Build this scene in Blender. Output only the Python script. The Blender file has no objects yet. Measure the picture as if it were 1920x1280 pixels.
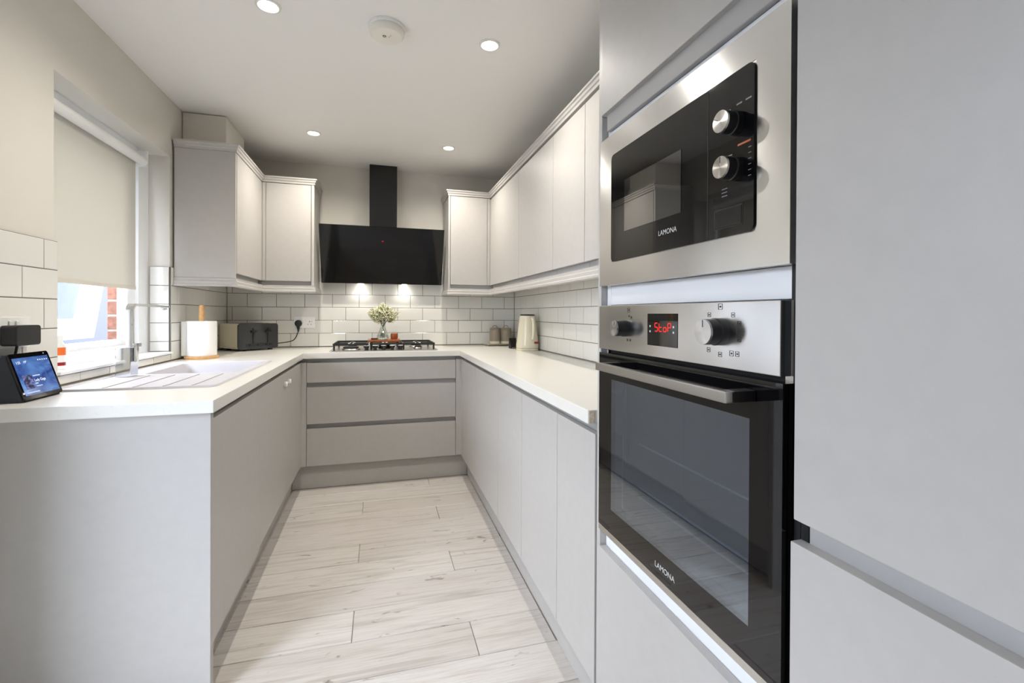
import bpy, bmesh, math, random
from mathutils import Vector, Matrix
R = math.radians
random.seed(7)
sc = bpy.context.scene
C = sc.collection

# ------------------------------------------------------------------ camera
cam_d = bpy.data.cameras.new('camera')
cam = bpy.data.objects.new('camera', cam_d); C.objects.link(cam)
F_PX, CY = 874.28, 592.53
cam_d.sensor_width = 36.0
cam_d.lens = F_PX / 1920 * 36
cam_d.shift_y = -(640 - CY) / 1920
cam_d.clip_start = 0.02
_yaw, _pit, _rol = R(-15.8825), R(-0.2879), R(0.2679)
_F = Vector((-math.sin(_yaw) * math.cos(_pit), math.cos(_yaw) * math.cos(_pit), math.sin(_pit)))
_Rt = Vector((math.cos(_yaw), math.sin(_yaw), 0)); _U = _Rt.cross(_F)
_R2 = _Rt * math.cos(_rol) + _U * math.sin(_rol); _U2 = -_Rt * math.sin(_rol) + _U * math.cos(_rol)
m = Matrix((_R2, _U2, -_F)).transposed().to_4x4(); m.translation = Vector((0, 0, 1.1721))
cam.matrix_world = m
sc.camera = cam

# ------------------------------------------------------------------ world, exposure
SKY_STRENGTH = 17.0
SPOT_W = 28.0
sc.view_settings.view_transform = 'Standard'
sc.view_settings.look = 'None'
sc.view_settings.gamma = 1.0
sc.view_settings.use_curve_mapping = False
sc.view_settings.exposure = 0.40
w = bpy.data.worlds.new('overcast_sky'); sc.world = w; w.use_nodes = True
bg = w.node_tree.nodes['Background']
bg.inputs[0].default_value = (0.85, 0.89, 1.0, 1); bg.inputs[1].default_value = SKY_STRENGTH
sc.cycles.use_denoising = True
sc.cycles.max_bounces = 10
sc.cycles.diffuse_bounces = 5
sc.cycles.glossy_bounces = 5
sc.cycles.transparent_max_bounces = 12
sc.cycles.sample_clamp_indirect = 6.0
sc.cycles.caustics_reflective = False
sc.cycles.caustics_refractive = False

# ------------------------------------------------------------------ dimensions (metres)
XL, XR, YB, ZC = -1.08, 1.124, 3.856, 2.311      # wall faces, ceiling
RF, LF, BF = .566, -.492, 3.314                  # base door faces: right, left, back
WT, WB = .91, .872                               # worktop top, underside
XLO, XRO, YBO = -.475, .549, 3.288               # worktop front edges
YR = -2.4                                        # rear wall behind the camera
DT, DBt = .845, .16                              # door top, door bottom
TH, TWd = .0997, .1965                           # wall tile pitch
TZ = 1.3148                                      # a tile joint height

def portal(loc, rot, sx, sy):
    l = bpy.data.lights.new('daylight_portal', 'AREA'); l.shape = 'RECTANGLE'; l.size = sx; l.size_y = sy
    l.cycles.is_portal = True
    o = bpy.data.objects.new('daylight_portal', l); C.objects.link(o); o.location = loc; o.rotation_euler = rot
portal((-1.40, 2.42, 1.5), (0, R(-90), 0), 1.2, 1.1)
portal((-1.42, .65, 1.05), (0, R(-90), 0), 2.05, .86)

# ------------------------------------------------------------------ materials
def S(r, g, b):
    f = lambda c: (c / 255 / 12.92) if c / 255 <= .04045 else ((c / 255 + .055) / 1.055) ** 2.4
    return (f(r), f(g), f(b), 1)

def mat(name, col, rough=.5, metal=0, spec=.5, noise=0, nscale=8, bump=0, bscale=200, **kw):
    M = bpy.data.materials.new(name); M.use_nodes = True
    nt = M.node_tree; b = nt.nodes['Principled BSDF']
    b.inputs['Base Color'].default_value = col
    b.inputs['Roughness'].default_value = rough
    b.inputs['Metallic'].default_value = metal
    b.inputs['Specular IOR Level'].default_value = spec
    for k, v in kw.items(): b.inputs[k].default_value = v
    if noise or bump:
        g = nt.nodes.new('ShaderNodeNewGeometry')
    if noise:
        n = nt.nodes.new('ShaderNodeTexNoise'); n.inputs['Scale'].default_value = nscale; n.inputs['Detail'].default_value = 5
        nt.links.new(g.outputs['Position'], n.inputs['Vector'])
        r = nt.nodes.new('ShaderNodeMapRange'); r.inputs[1].default_value = .3; r.inputs[2].default_value = .7
        r.inputs[3].default_value = 1 - noise; r.inputs[4].default_value = 1 + noise
        nt.links.new(n.outputs[0], r.inputs[0])
        mx = nt.nodes.new('ShaderNodeVectorMath'); mx.operation = 'SCALE'
        mx.inputs[0].default_value = col[:3]; nt.links.new(r.outputs[0], mx.inputs['Scale'])
        nt.links.new(mx.outputs[0], b.inputs['Base Color'])
    if bump:
        n2 = nt.nodes.new('ShaderNodeTexNoise'); n2.inputs['Scale'].default_value = bscale; n2.inputs['Detail'].default_value = 4
        nt.links.new(g.outputs['Position'], n2.inputs['Vector'])
        bp = nt.nodes.new('ShaderNodeBump'); bp.inputs['Strength'].default_value = bump; bp.inputs['Distance'].default_value = .002
        nt.links.new(n2.outputs[0], bp.inputs['Height']); nt.links.new(bp.outputs[0], b.inputs['Normal'])
    return M

def emit(name, col, s):
    M = bpy.data.materials.new(name); M.use_nodes = True; nt = M.node_tree
    nt.nodes.remove(nt.nodes['Principled BSDF'])
    e = nt.nodes.new('ShaderNodeEmission'); e.inputs[0].default_value = col; e.inputs[1].default_value = s
    nt.links.new(e.outputs[0], nt.nodes['Material Output'].inputs[0]); return M

def pane_mat(name, tint, refl_lo, refl_hi, rough=.0, diffuse=None, dfac=.3, gtint=(1, 1, 1, 1)):
    """thin glass sheet: tinted see-through + mirror by facing angle (+ an optional smoky body colour)"""
    M = bpy.data.materials.new(name); M.use_nodes = True; nt = M.node_tree
    nt.nodes.remove(nt.nodes['Principled BSDF'])
    t = nt.nodes.new('ShaderNodeBsdfTransparent'); t.inputs[0].default_value = tint
    gl = nt.nodes.new('ShaderNodeBsdfGlossy'); gl.inputs['Roughness'].default_value = rough
    gl.inputs[0].default_value = gtint
    lw = nt.nodes.new('ShaderNodeLayerWeight'); lw.inputs[0].default_value = .35
    mr = nt.nodes.new('ShaderNodeMapRange'); mr.inputs[3].default_value = refl_lo; mr.inputs[4].default_value = refl_hi
    nt.links.new(lw.outputs['Facing'], mr.inputs[0])
    mix = nt.nodes.new('ShaderNodeMixShader'); nt.links.new(mr.outputs[0], mix.inputs[0])
    src = t.outputs[0]
    if diffuse:
        d = nt.nodes.new('ShaderNodeBsdfDiffuse'); d.inputs[0].default_value = diffuse
        m2 = nt.nodes.new('ShaderNodeMixShader'); m2.inputs[0].default_value = dfac
        nt.links.new(t.outputs[0], m2.inputs[1]); nt.links.new(d.outputs[0], m2.inputs[2]); src = m2.outputs[0]
    nt.links.new(src, mix.inputs[1]); nt.links.new(gl.outputs[0], mix.inputs[2])
    nt.links.new(mix.outputs[0], nt.nodes['Material Output'].inputs[0]); return M

CAB = mat('grey_cabinet', S(184, 181, 177), .42, noise=.02, nscale=30, bump=.05, bscale=500)
CABIN = mat('cabinet_carcass', S(178, 175, 171), .5)
RAIL = mat('grey_handle_rail', S(172, 170, 168), .4)
CARC_W = mat('white_carcass', S(245, 246, 248), .35)
WALL = mat('cream_paint', S(216, 212, 203), .6, noise=.012, nscale=5, bump=.08, bscale=300)
CEIL = mat('white_ceiling_paint', S(236, 234, 230), .75, bump=.1, bscale=250)
TILE = mat('white_glazed_tile', S(228, 227, 221), .13, noise=.012, nscale=6)
GROUT = mat('grey_grout', S(112, 107, 101), .9)
UPVC = mat('white_upvc', S(244, 246, 248), .3)
BLACK_GLASS = mat('black_glass', S(10, 10, 12), .03, spec=.55)
HOODGLASS = mat('hood_black_glass', S(9, 9, 10), .06, spec=.3)
BLACK = mat('black_plastic', S(22, 22, 24), .4)
BLACKM = mat('black_duct', S(16, 16, 18), .28)
IRON = mat('cast_iron', S(30, 30, 31), .55, bump=.2, bscale=600)
CHROME = mat('chrome', S(225, 228, 232), .08, metal=1)
WHITE = mat('white_plastic', S(240, 240, 238), .35)
CREAM = mat('cream_enamel', S(226, 219, 196), .25)
SINKM = mat('pale_composite', S(196, 194, 199), .45, noise=.02, nscale=200)
WOOD = mat('oiled_wood', S(160, 92, 46), .5, noise=.25, nscale=60)
PINE = mat('pale_wood', S(205, 160, 105), .5, noise=.1, nscale=50)
PAPER = mat('tissue_paper', S(245, 244, 242), .9, bump=.4, bscale=350)
DARK_FABRIC = mat('charcoal_fabric', S(58, 62, 70), .9, noise=.1, nscale=300)
TAUPE = mat('taupe_ceramic', S(150, 138, 122), .45, noise=.08, nscale=60)
GOLD = mat('brass', S(190, 160, 95), .3, metal=1)
RED = mat('red_plastic', S(150, 20, 15), .3)
ORANGE = mat('orange_plastic', S(235, 110, 40), .4)
BRICKM = mat('red_brick', S(118, 82, 66), .9, noise=.3, nscale=40, bump=.5, bscale=120)
MORTAR = mat('pale_mortar', S(150, 145, 138), .95)
RENDERW = mat('blue_grey_render', S(44, 48, 60), .9, noise=.05, nscale=4)
PAVE = mat('paving', S(120, 118, 114), .9, noise=.1, nscale=6)
CHIP = mat('chipboard', S(205, 190, 168), .8, noise=.25, nscale=160)
GAP_SHADE = mat('gap_shade', S(14, 14, 16), .6)  # near-black colour standing in for the shade inside gaps and slots
CAVITY = mat('oven_enamel', S(120, 128, 138), .35)
LENS = emit('lamp_glow', (1, .93, .82, 1), 30)
LEDM = emit('hood_led', (1, .95, .86, 1), 18)
REDLED = emit('red_digits', (1, .04, .03, 1), 1.1)
SCR_TXT = emit('screen_text', (.95, .97, 1, 1), .9)
PRINT_W = mat('white_print', S(205, 205, 205), .4)
PRINT_DIM = mat('grey_print', S(125, 125, 128), .4)
PRINT_K = mat('black_print', S(40, 40, 42), .4)
PRINT_O = mat('orange_print', S(190, 95, 55), .4)
GLASS = pane_mat('window_glass', (.93, .96, .98, 1), .015, .10)
VASE = pane_mat('vase_glass', (.97, .98, .98, 1), .05, .5)
OVENGLASS = pane_mat('oven_glass', (.74, .80, .88, 1), .15, .5, .0, S(52, 64, 80), .28, (.84, .92, 1, 1))
MWGLASS = pane_mat('microwave_mesh_window', (.15, .15, .16, 1), .10, .5, .0, S(45, 45, 47), .5)
FROST = mat('frosted_pane', S(225, 236, 248), .2, **{'Transmission Weight': .6})

def steel():
    M = mat('brushed_steel', S(225, 226, 227), .2, metal=1)
    nt = M.node_tree; b = nt.nodes['Principled BSDF']
    b.inputs['Anisotropic'].default_value = .85
    t = nt.nodes.new('ShaderNodeTangent'); t.direction_type = 'RADIAL'; t.axis = 'Z'
    nt.links.new(t.outputs[0], b.inputs['Tangent'])
    b.inputs['Anisotropic Rotation'].default_value = .25
    return M
STEEL = steel()
STEEL_FLAT = mat('satin_steel', S(205, 203, 200), .25, metal=1)

def worktop_mat():
    M = mat('white_speckled_laminate', S(228, 226, 220), .28)
    nt = M.node_tree; b = nt.nodes['Principled BSDF']
    g = nt.nodes.new('ShaderNodeNewGeometry')
    n = nt.nodes.new('ShaderNodeTexNoise'); n.inputs['Scale'].default_value = 26; n.inputs['Detail'].default_value = 8; n.inputs['Distortion'].default_value = 1.5
    nt.links.new(g.outputs['Position'], n.inputs['Vector'])
    cr = nt.nodes.new('ShaderNodeValToRGB')
    cr.color_ramp.elements[0].position = .49; cr.color_ramp.elements[0].color = S(228, 226, 220)
    cr.color_ramp.elements[1].position = .51; cr.color_ramp.elements[1].color = S(228, 226, 220)
    e = cr.color_ramp.elements.new(.5); e.color = S(218, 212, 202)
    n2 = nt.nodes.new('ShaderNodeTexNoise'); n2.inputs['Scale'].default_value = 9
    nt.links.new(g.outputs['Position'], n2.inputs['Vector'])
    r2 = nt.nodes.new('ShaderNodeMapRange'); r2.inputs[1].default_value = .5; r2.inputs[2].default_value = .62
    nt.links.new(n2.outputs[0], r2.inputs[0])
    mx = nt.nodes.new('ShaderNodeMix'); mx.data_type = 'RGBA'
    mx.inputs[6].default_value = S(228, 226, 220)
    nt.links.new(r2.outputs[0], mx.inputs[0]); nt.links.new(n.outputs[0], cr.inputs[0]); nt.links.new(cr.outputs[0], mx.inputs[7])
    nt.links.new(mx.outputs[2], b.inputs['Base Color']); return M
WORKTOP = worktop_mat()

def floor_mat():
    M = mat('whitewashed_oak', S(214, 206, 194), .38)
    nt = M.node_tree; b = nt.nodes['Principled BSDF']; L = nt.links
    g = nt.nodes.new('ShaderNodeNewGeometry'); oi = nt.nodes.new('ShaderNodeObjectInfo')
    sc_ = nt.nodes.new('ShaderNodeVectorMath'); sc_.operation = 'SCALE'; sc_.inputs[0].default_value = (31, 17, 5)
    L.new(oi.outputs['Random'], sc_.inputs['Scale'])
    ad = nt.nodes.new('ShaderNodeVectorMath'); L.new(g.outputs['Position'], ad.inputs[0]); L.new(sc_.outputs[0], ad.inputs[1])
    def nz(scale, sx, sy, det, dist=0):
        mp = nt.nodes.new('ShaderNodeMapping'); mp.inputs['Scale'].default_value = (sx, sy, 1)
        L.new(ad.outputs[0], mp.inputs[0]); n = nt.nodes.new('ShaderNodeTexNoise')
        n.inputs['Scale'].default_value = scale; n.inputs['Detail'].default_value = det; n.inputs['Distortion'].default_value = dist
        L.new(mp.outputs[0], n.inputs['Vector']); return n.outputs[0]
    def ramp(fac, stops):
        c = nt.nodes.new('ShaderNodeValToRGB'); L.new(fac, c.inputs[0])
        c.color_ramp.elements[0].position, c.color_ramp.elements[0].color = stops[0]
        c.color_ramp.elements[1].position, c.color_ramp.elements[1].color = stops[-1]
        for p, k in stops[1:-1]: e = c.color_ramp.elements.new(p); e.color = k
        return c.outputs[0]
    def mul(a, b_, f=1):
        m_ = nt.nodes.new('ShaderNodeMix'); m_.data_type = 'RGBA'; m_.blend_type = 'MULTIPLY'; m_.inputs[0].default_value = f
        L.new(a, m_.inputs[6]); L.new(b_, m_.inputs[7]); return m_.outputs[2]
    base = ramp(oi.outputs['Random'], [(0, S(204, 200, 196)), (.5, S(211, 208, 204)), (1, S(199, 194, 189))])
    streak = ramp(nz(3, .55, 9, 5, 1.2), [(.26, S(220, 216, 212)), (.48, S(251, 250, 249)), (1, S(255, 255, 255))])
    fine = ramp(nz(26, .35, 7, 5), [(.3, S(242, 239, 235)), (.6, S(255, 255, 255)), (1, S(255, 255, 255))])
    knot = ramp(nz(8, 1.0, 2.6, 3, 1.2), [(.25, S(176, 169, 166)), (.34, S(255, 255, 255)), (1, S(255, 255, 255))])
    L.new(mul(mul(mul(base, streak), fine), knot), b.inputs['Base Color'])
    return M
FLOORM = floor_mat()

def blind_mat():
    M = bpy.data.materials.new('blind_fabric'); M.use_nodes = True; nt = M.node_tree; nt.nodes.remove(nt.nodes['Principled BSDF'])
    d = nt.nodes.new('ShaderNodeBsdfDiffuse'); d.inputs[0].default_value = S(219, 217, 209)
    t = nt.nodes.new('ShaderNodeBsdfTranslucent'); t.inputs[0].default_value = S(200, 196, 184)
    mx = nt.nodes.new('ShaderNodeMixShader'); mx.inputs[0].default_value = .2
    nt.links.new(d.outputs[0], mx.inputs[1]); nt.links.new(t.outputs[0], mx.inputs[2])
    nt.links.new(mx.outputs[0], nt.nodes['Material Output'].inputs[0]); return M
BLIND = blind_mat()

def screen_mat():
    M = bpy.data.materials.new('display_screen'); M.use_nodes = True; nt = M.node_tree; b = nt.nodes['Principled BSDF']
    g = nt.nodes.new('ShaderNodeTexCoord')
    n = nt.nodes.new('ShaderNodeTexNoise'); n.inputs['Scale'].default_value = 2.2; n.inputs['Distortion'].default_value = 1
    nt.links.new(g.outputs['Generated'], n.inputs['Vector'])
    cr = nt.nodes.new('ShaderNodeValToRGB')
    cr.color_ramp.elements[0].position = .3; cr.color_ramp.elements[0].color = S(48, 70, 140)
    cr.color_ramp.elements[1].position = .75; cr.color_ramp.elements[1].color = S(105, 150, 215)
    nt.links.new(n.outputs[0], cr.inputs[0])
    b.inputs['Base Color'].default_value = (0, 0, 0, 1); b.inputs['Roughness'].default_value = .1
    nt.links.new(cr.outputs[0], b.inputs['Emission Color']); b.inputs['Emission Strength'].default_value = .75
    return M
SCREEN = screen_mat()

# ------------------------------------------------------------------ builders
WL = {}                                           # world position of every object we link
def tag(o, label=None, cat=None, group=None, kind=None):
    for k, v in (('label', label), ('category', cat), ('group', group), ('kind', kind)):
        if v: o[k] = v
    return o
def thing(name, label, cat, loc, group=None):
    o = bpy.data.objects.new(name, None); C.objects.link(o); o.empty_display_size = .05
    o.location = loc; WL[o] = Vector(loc); return tag(o, label, cat, group)
def link(name, me, loc, mt, parent):
    o = bpy.data.objects.new(name, me); C.objects.link(o)
    if mt and not me.materials: me.materials.append(mt)
    WL[o] = Vector(loc)
    if parent: o.parent = parent; o.location = WL[o] - WL[parent]
    else: o.location = loc
    return o
def obj(name, bm, mt, parent=None, smooth=False, bev=0, seg=2):
    bmesh.ops.recalc_face_normals(bm, faces=bm.faces)
    if bev:
        es = [e for e in bm.edges if len(e.link_faces) == 2 and e.calc_face_angle(0) > .6]
        bmesh.ops.bevel(bm, geom=es, offset=bev, segments=seg, profile=.7, affect='EDGES', clamp_overlap=True)
    vs = [v.co for v in bm.verts]
    lo = Vector((min(v[i] for v in vs) for i in range(3))); hi = Vector((max(v[i] for v in vs) for i in range(3)))
    c = (lo + hi) / 2
    bmesh.ops.translate(bm, verts=bm.verts, vec=-c)
    me = bpy.data.meshes.new(name); bm.to_mesh(me); bm.free()
    if smooth:
        for p in me.polygons: p.use_smooth = True
        try: me.set_sharp_from_angle(angle=R(40))
        except Exception: pass
    return link(name, me, c, mt, parent)
def bx(bm, x0, x1, y0, y1, z0, z1):
    v = [bm.verts.new((x, y, z)) for x in (x0, x1) for y in (y0, y1) for z in (z0, z1)]
    for f in ((0, 1, 3, 2), (4, 6, 7, 5), (0, 4, 5, 1), (2, 3, 7, 6), (0, 2, 6, 4), (1, 5, 7, 3)): bm.faces.new([v[i] for i in f])
def box(name, x0, x1, y0, y1, z0, z1, mt, parent=None, bev=.0012, seg=1):
    bm = bmesh.new(); bx(bm, x0, x1, y0, y1, z0, z1); return obj(name, bm, mt, parent, bev=bev, seg=seg)
def boxes(name, lst, mt, parent=None, bev=0):
    bm = bmesh.new()
    for b in lst: bx(bm, *b)
    return obj(name, bm, mt, parent, bev=bev)
AX = {'x': Matrix.Rotation(R(90), 3, 'Y'), 'y': Matrix.Rotation(R(-90), 3, 'X'), 'z': Matrix.Identity(3)}
def lathe_bm(bm, prof, c, axis='z', n=32, M=None):
    """prof: (radius, height) pairs; closed at radius 0"""
    A = M or AX[axis]; c = Vector(c); rings = []
    for r, h in prof:
        if r < 1e-6: rings.append([bm.verts.new(c + A @ Vector((0, 0, h)))])
        else: rings.append([bm.verts.new(c + A @ Vector((r * math.cos(2 * math.pi * i / n), r * math.sin(2 * math.pi * i / n), h))) for i in range(n)])
    for a, b in zip(rings, rings[1:]):
        for i in range(n):
            j = (i + 1) % n
            if len(a) == 1 and len(b) == 1: continue
            if len(a) == 1: bm.faces.new((a[0], b[j], b[i]))
            elif len(b) == 1: bm.faces.new((a[i], a[j], b[0]))
            else: bm.faces.new((a[i], a[j], b[j], b[i]))
def lathe(name, prof, c, mt, parent=None, axis='z', n=32, M=None):
    bm = bmesh.new(); lathe_bm(bm, prof, c, axis, n, M); return obj(name, bm, mt, parent, smooth=True)
def cyl(name, c, r, h, mt, parent=None, axis='z', n=32, bev=.001):
    return lathe(name, [(0, 0), (r - bev, 0), (r, bev), (r, h - bev), (r - bev, h), (0, h)], c, mt, parent, axis, n)
def tube_bm(bm, pts, r, n=8):
    pts = [Vector(p) for p in pts]; rings = []; up = None
    for i, p in enumerate(pts):
        d = (pts[min(i + 1, len(pts) - 1)] - pts[max(i - 1, 0)]).normalized()
        if up is None: up = Vector((0, 0, 1)) if abs(d.z) < .9 else Vector((1, 0, 0))
        a = d.cross(up).normalized(); b = a.cross(d).normalized(); up = b
        rings.append([bm.verts.new(p + a * r * math.cos(2 * math.pi * k / n) + b * r * math.sin(2 * math.pi * k / n)) for k in range(n)])
    for A, B in zip(rings, rings[1:]):
        for k in range(n): bm.faces.new((A[k], A[(k + 1) % n], B[(k + 1) % n], B[k]))
    bm.faces.new(rings[0][::-1]); bm.faces.new(rings[-1])
def smooth_path(p, k=6):
    p = [Vector(q) for q in p]; q = [p[0] * 2 - p[1]] + p + [p[-1] * 2 - p[-2]]; out = []
    for i in range(1, len(q) - 2):
        for j in range(k):
            t = j / k; a, b, c, d = q[i - 1:i + 3]
            out.append(.5 * ((2 * b) + (c - a) * t + (2 * a - 5 * b + 4 * c - d) * t * t + (3 * b - a - 3 * c + d) * t ** 3))
    return out + [p[-1]]
def tube(name, pts, r, mt, parent=None, n=8):
    bm = bmesh.new(); tube_bm(bm, pts, r, n); return obj(name, bm, mt, parent, smooth=True)
def prism(name, poly, axis, a0, a1, mt, parent=None, bev=0, M=None, smooth=False):
    """poly in the plane across `axis`: x -> (y,z), y -> (x,z), z -> (x,y)"""
    bm = bmesh.new()
    def P(u, v, a): return {'x': (a, u, v), 'y': (u, a, v), 'z': (u, v, a)}[axis]
    A = [bm.verts.new(P(u, v, a0)) for u, v in poly]; B = [bm.verts.new(P(u, v, a1)) for u, v in poly]
    n = len(poly)
    for i in range(n): bm.faces.new((A[i], A[(i + 1) % n], B[(i + 1) % n], B[i]))
    bm.faces.new(A[::-1]); bm.faces.new(B)
    if M: bmesh.ops.transform(bm, matrix=M, verts=bm.verts)
    return obj(name, bm, mt, parent, bev=bev, smooth=smooth)
def rrect(u0, u1, v0, v1, r, n=6):
    out = []
    for cu, cv, a in ((u1 - r, v1 - r, 0), (u0 + r, v1 - r, 90), (u0 + r, v0 + r, 180), (u1 - r, v0 + r, 270)):
        for k in range(n + 1): t = R(a + 90 * k / n); out.append((cu + r * math.cos(t), cv + r * math.sin(t)))
    return out
def sweep(name, prof, path, mt, parent=None):
    """profile (outward offset, z) along an xy path, outward = right of travel, mitred"""
    bm = bmesh.new(); n = len(path); rings = []
    P = [Vector(p) for p in path]
    nr = []
    for a, b in zip(P, P[1:]): d = (b - a).normalized(); nr.append(Vector((d.y, -d.x)))
    for i, p in enumerate(P):
        if i == 0: mv = nr[0]
        elif i == n - 1: mv = nr[-1]
        else:
            s = (nr[i - 1] + nr[i]); mv = s / (1 + nr[i - 1].dot(nr[i]))
        rings.append([bm.verts.new((p.x + mv.x * o, p.y + mv.y * o, z)) for o, z in prof])
    k = len(prof)
    for A, B in zip(rings, rings[1:]):
        for j in range(k): bm.faces.new((A[j], A[(j + 1) % k], B[(j + 1) % k], B[j]))
    bm.faces.new(rings[0]); bm.faces.new(rings[-1][::-1])
    return obj(name, bm, mt, parent)
def cells(name, xs, ys, filled, z0, z1, mt, parent=None, bev=0):
    """slab made of grid cells (filled(i,j)), shared vertices, no inner walls"""
    bm = bmesh.new(); V = {}
    def v(i, j, k):
        if (i, j, k) not in V: V[i, j, k] = bm.verts.new((xs[i], ys[j], (z0, z1)[k]))
        return V[i, j, k]
    nx, ny = len(xs) - 1, len(ys) - 1
    F = lambda i, j: 0 <= i < nx and 0 <= j < ny and filled(i, j)
    for i in range(nx):
        for j in range(ny):
            if not F(i, j): continue
            bm.faces.new((v(i, j, 1), v(i + 1, j, 1), v(i + 1, j + 1, 1), v(i, j + 1, 1)))
            bm.faces.new((v(i, j, 0), v(i, j + 1, 0), v(i + 1, j + 1, 0), v(i + 1, j, 0)))
            if not F(i - 1, j): bm.faces.new((v(i, j, 0), v(i, j, 1), v(i, j + 1, 1), v(i, j + 1, 0)))
            if not F(i + 1, j): bm.faces.new((v(i + 1, j, 0), v(i + 1, j + 1, 0), v(i + 1, j + 1, 1), v(i + 1, j, 1)))
            if not F(i, j - 1): bm.faces.new((v(i, j, 0), v(i + 1, j, 0), v(i + 1, j, 1), v(i, j, 1)))
            if not F(i, j + 1): bm.faces.new((v(i, j + 1, 0), v(i, j + 1, 1), v(i + 1, j + 1, 1), v(i + 1, j + 1, 0)))
    return obj(name, bm, mt, parent, bev=bev)
ROT_OVEN = Matrix(((0, 0, -1), (-1, 0, 0), (0, 1, 0)))       # text facing -x, reading towards -y
def text(name, body, size, pos, mt, parent, rot=ROT_OVEN, align='LEFT', ext=.0001, bold=0):
    cu = bpy.data.curves.new(name, 'FONT'); cu.body = body; cu.size = size; cu.extrude = ext; cu.align_x = align; cu.offset = bold
    t = bpy.data.objects.new(name, cu); C.objects.link(t)
    dg = bpy.context.evaluated_depsgraph_get()
    me = bpy.data.meshes.new_from_object(t.evaluated_get(dg)); bpy.data.objects.remove(t)
    me.materials.clear(); me.transform(rot.to_4x4())
    return link(name, me, pos, mt, parent)
def struct(o, label=None): return tag(o, label, kind='structure')

# ------------------------------------------------------------------ room shell
ceil = struct(box('ceiling', XL - .3, XR + .1, YR - .1, YB + .1, ZC, ZC + .1, CEIL, bev=0))
wb = struct(box('wall_back', XL - .3, XR + .1, YB, YB + .1, 0, ZC, WALL, bev=0))
wr = struct(box('wall_right', XR, XR + .1, YR, YB, 0, ZC, WALL, bev=0))
# left wall with window opening
WY0, WY1, WZ0, WZ1 = 1.98, 2.905, .962, 2.005
bm = bmesh.new()
for b in ((XL - .17, XL, YR, .25, 0, ZC), (XL - .17, XL, 1.05, WY0, 0, ZC), (XL - .17, XL, .25, 1.05, 2.06, ZC), (XL - .17, XL, WY1, YB, 0, ZC), (XL - .17, XL, WY0, WY1, 0, WZ0 - .012), (XL - .17, XL, WY0, WY1, WZ1, ZC)): bx(bm, *b)
wl = struct(obj('wall_left', bm, WALL))
bm = bmesh.new()
for b in ((-1.31, -1.25, YR, .25, -.1, ZC), (-1.31, -1.25, 1.05, 1.95, -.1, ZC), (-1.31, -1.25, .25, 1.05, 2.06, ZC), (-1.31, -1.25, 2.92, YB, -.1, ZC), (-1.31, -1.25, 1.95, 2.92, -.1, .93), (-1.31, -1.25, 1.95, 2.92, 2.03, ZC)): bx(bm, *b)
wo = struct(obj('wall_outside', bm, MORTAR), 'outer brick skin of the house around the window')
box('mortar', -1.308, -1.253, 2.804, 2.918, .932, 2.03, MORTAR, wo, bev=0)
z = .935; k = 0
while z < 2.02:
    box('brick', -1.312, -1.252, 2.80, 2.918, z, z + .065, BRICKM, wo, bev=.003); z += .075
# rear wall behind the camera; an unseen glazed back door added in the left wall to supply daylight
struct(box('wall_rear', XL - .3, XR + .1, YR - .1, YR, 0, ZC, WALL, bev=0))
pd = struct(thing('added_door_1', None, None, (-1.21, .65, 0)))
bm = bmesh.new()
for b in ((-1.24, -1.18, .25, .32, 0, 2.06), (-1.24, -1.18, .98, 1.05, 0, 2.06), (-1.24, -1.18, .32, .98, 0, .10), (-1.24, -1.18, .32, .98, 1.98, 2.06)): bx(bm, *b)
obj('door_frame', bm, UPVC, pd)
box('pane', -1.213, -1.207, .32, .98, .10, 1.98, GLASS, pd, bev=0)

# floor: slab + planks
fl = struct(box('floor', XL, XR, YR, YB, -.06, -.008, FLOORM, bev=0))
PW, PL = .1835, 1.2795
def plank(x0, x1, y0, y1):
    bm = bmesh.new(); g = .0012
    bx(bm, x0 + g, x1 - g, y0 + g, y1 - g, -.008, 0)
    return obj('plank', bm, FLOORM, fl, bev=.0016, seg=1)
i = -8
while True:
    y0 = 1.563 + i * PW; y1 = y0 + PW
    if y0 > 3.36: break
    ph = (.335, -.0915, -.518)[i % 3]
    e0, e1 = (-1.07, 1.11) if y1 < 1.6 else (-.545, .617)
    xs = sorted({e0, e1, *[x for x in (ph - PL, ph, ph + PL) if e0 + .08 < x < e1 - .08]})
    for a, b in zip(xs, xs[1:]): plank(a, b, y0, min(y1, 3.352))
    i += 1
struct(box('ground_outside', -12, 8, -8, 14, -.25, -.10, PAVE, bev=0), 'grey paving outside the house')
struct(box('garden_wall', -5.6, -5.45, -1, 12, -.1, 2.2, RENDERW, bev=0), 'blue grey rendered boundary wall outside the window')

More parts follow.
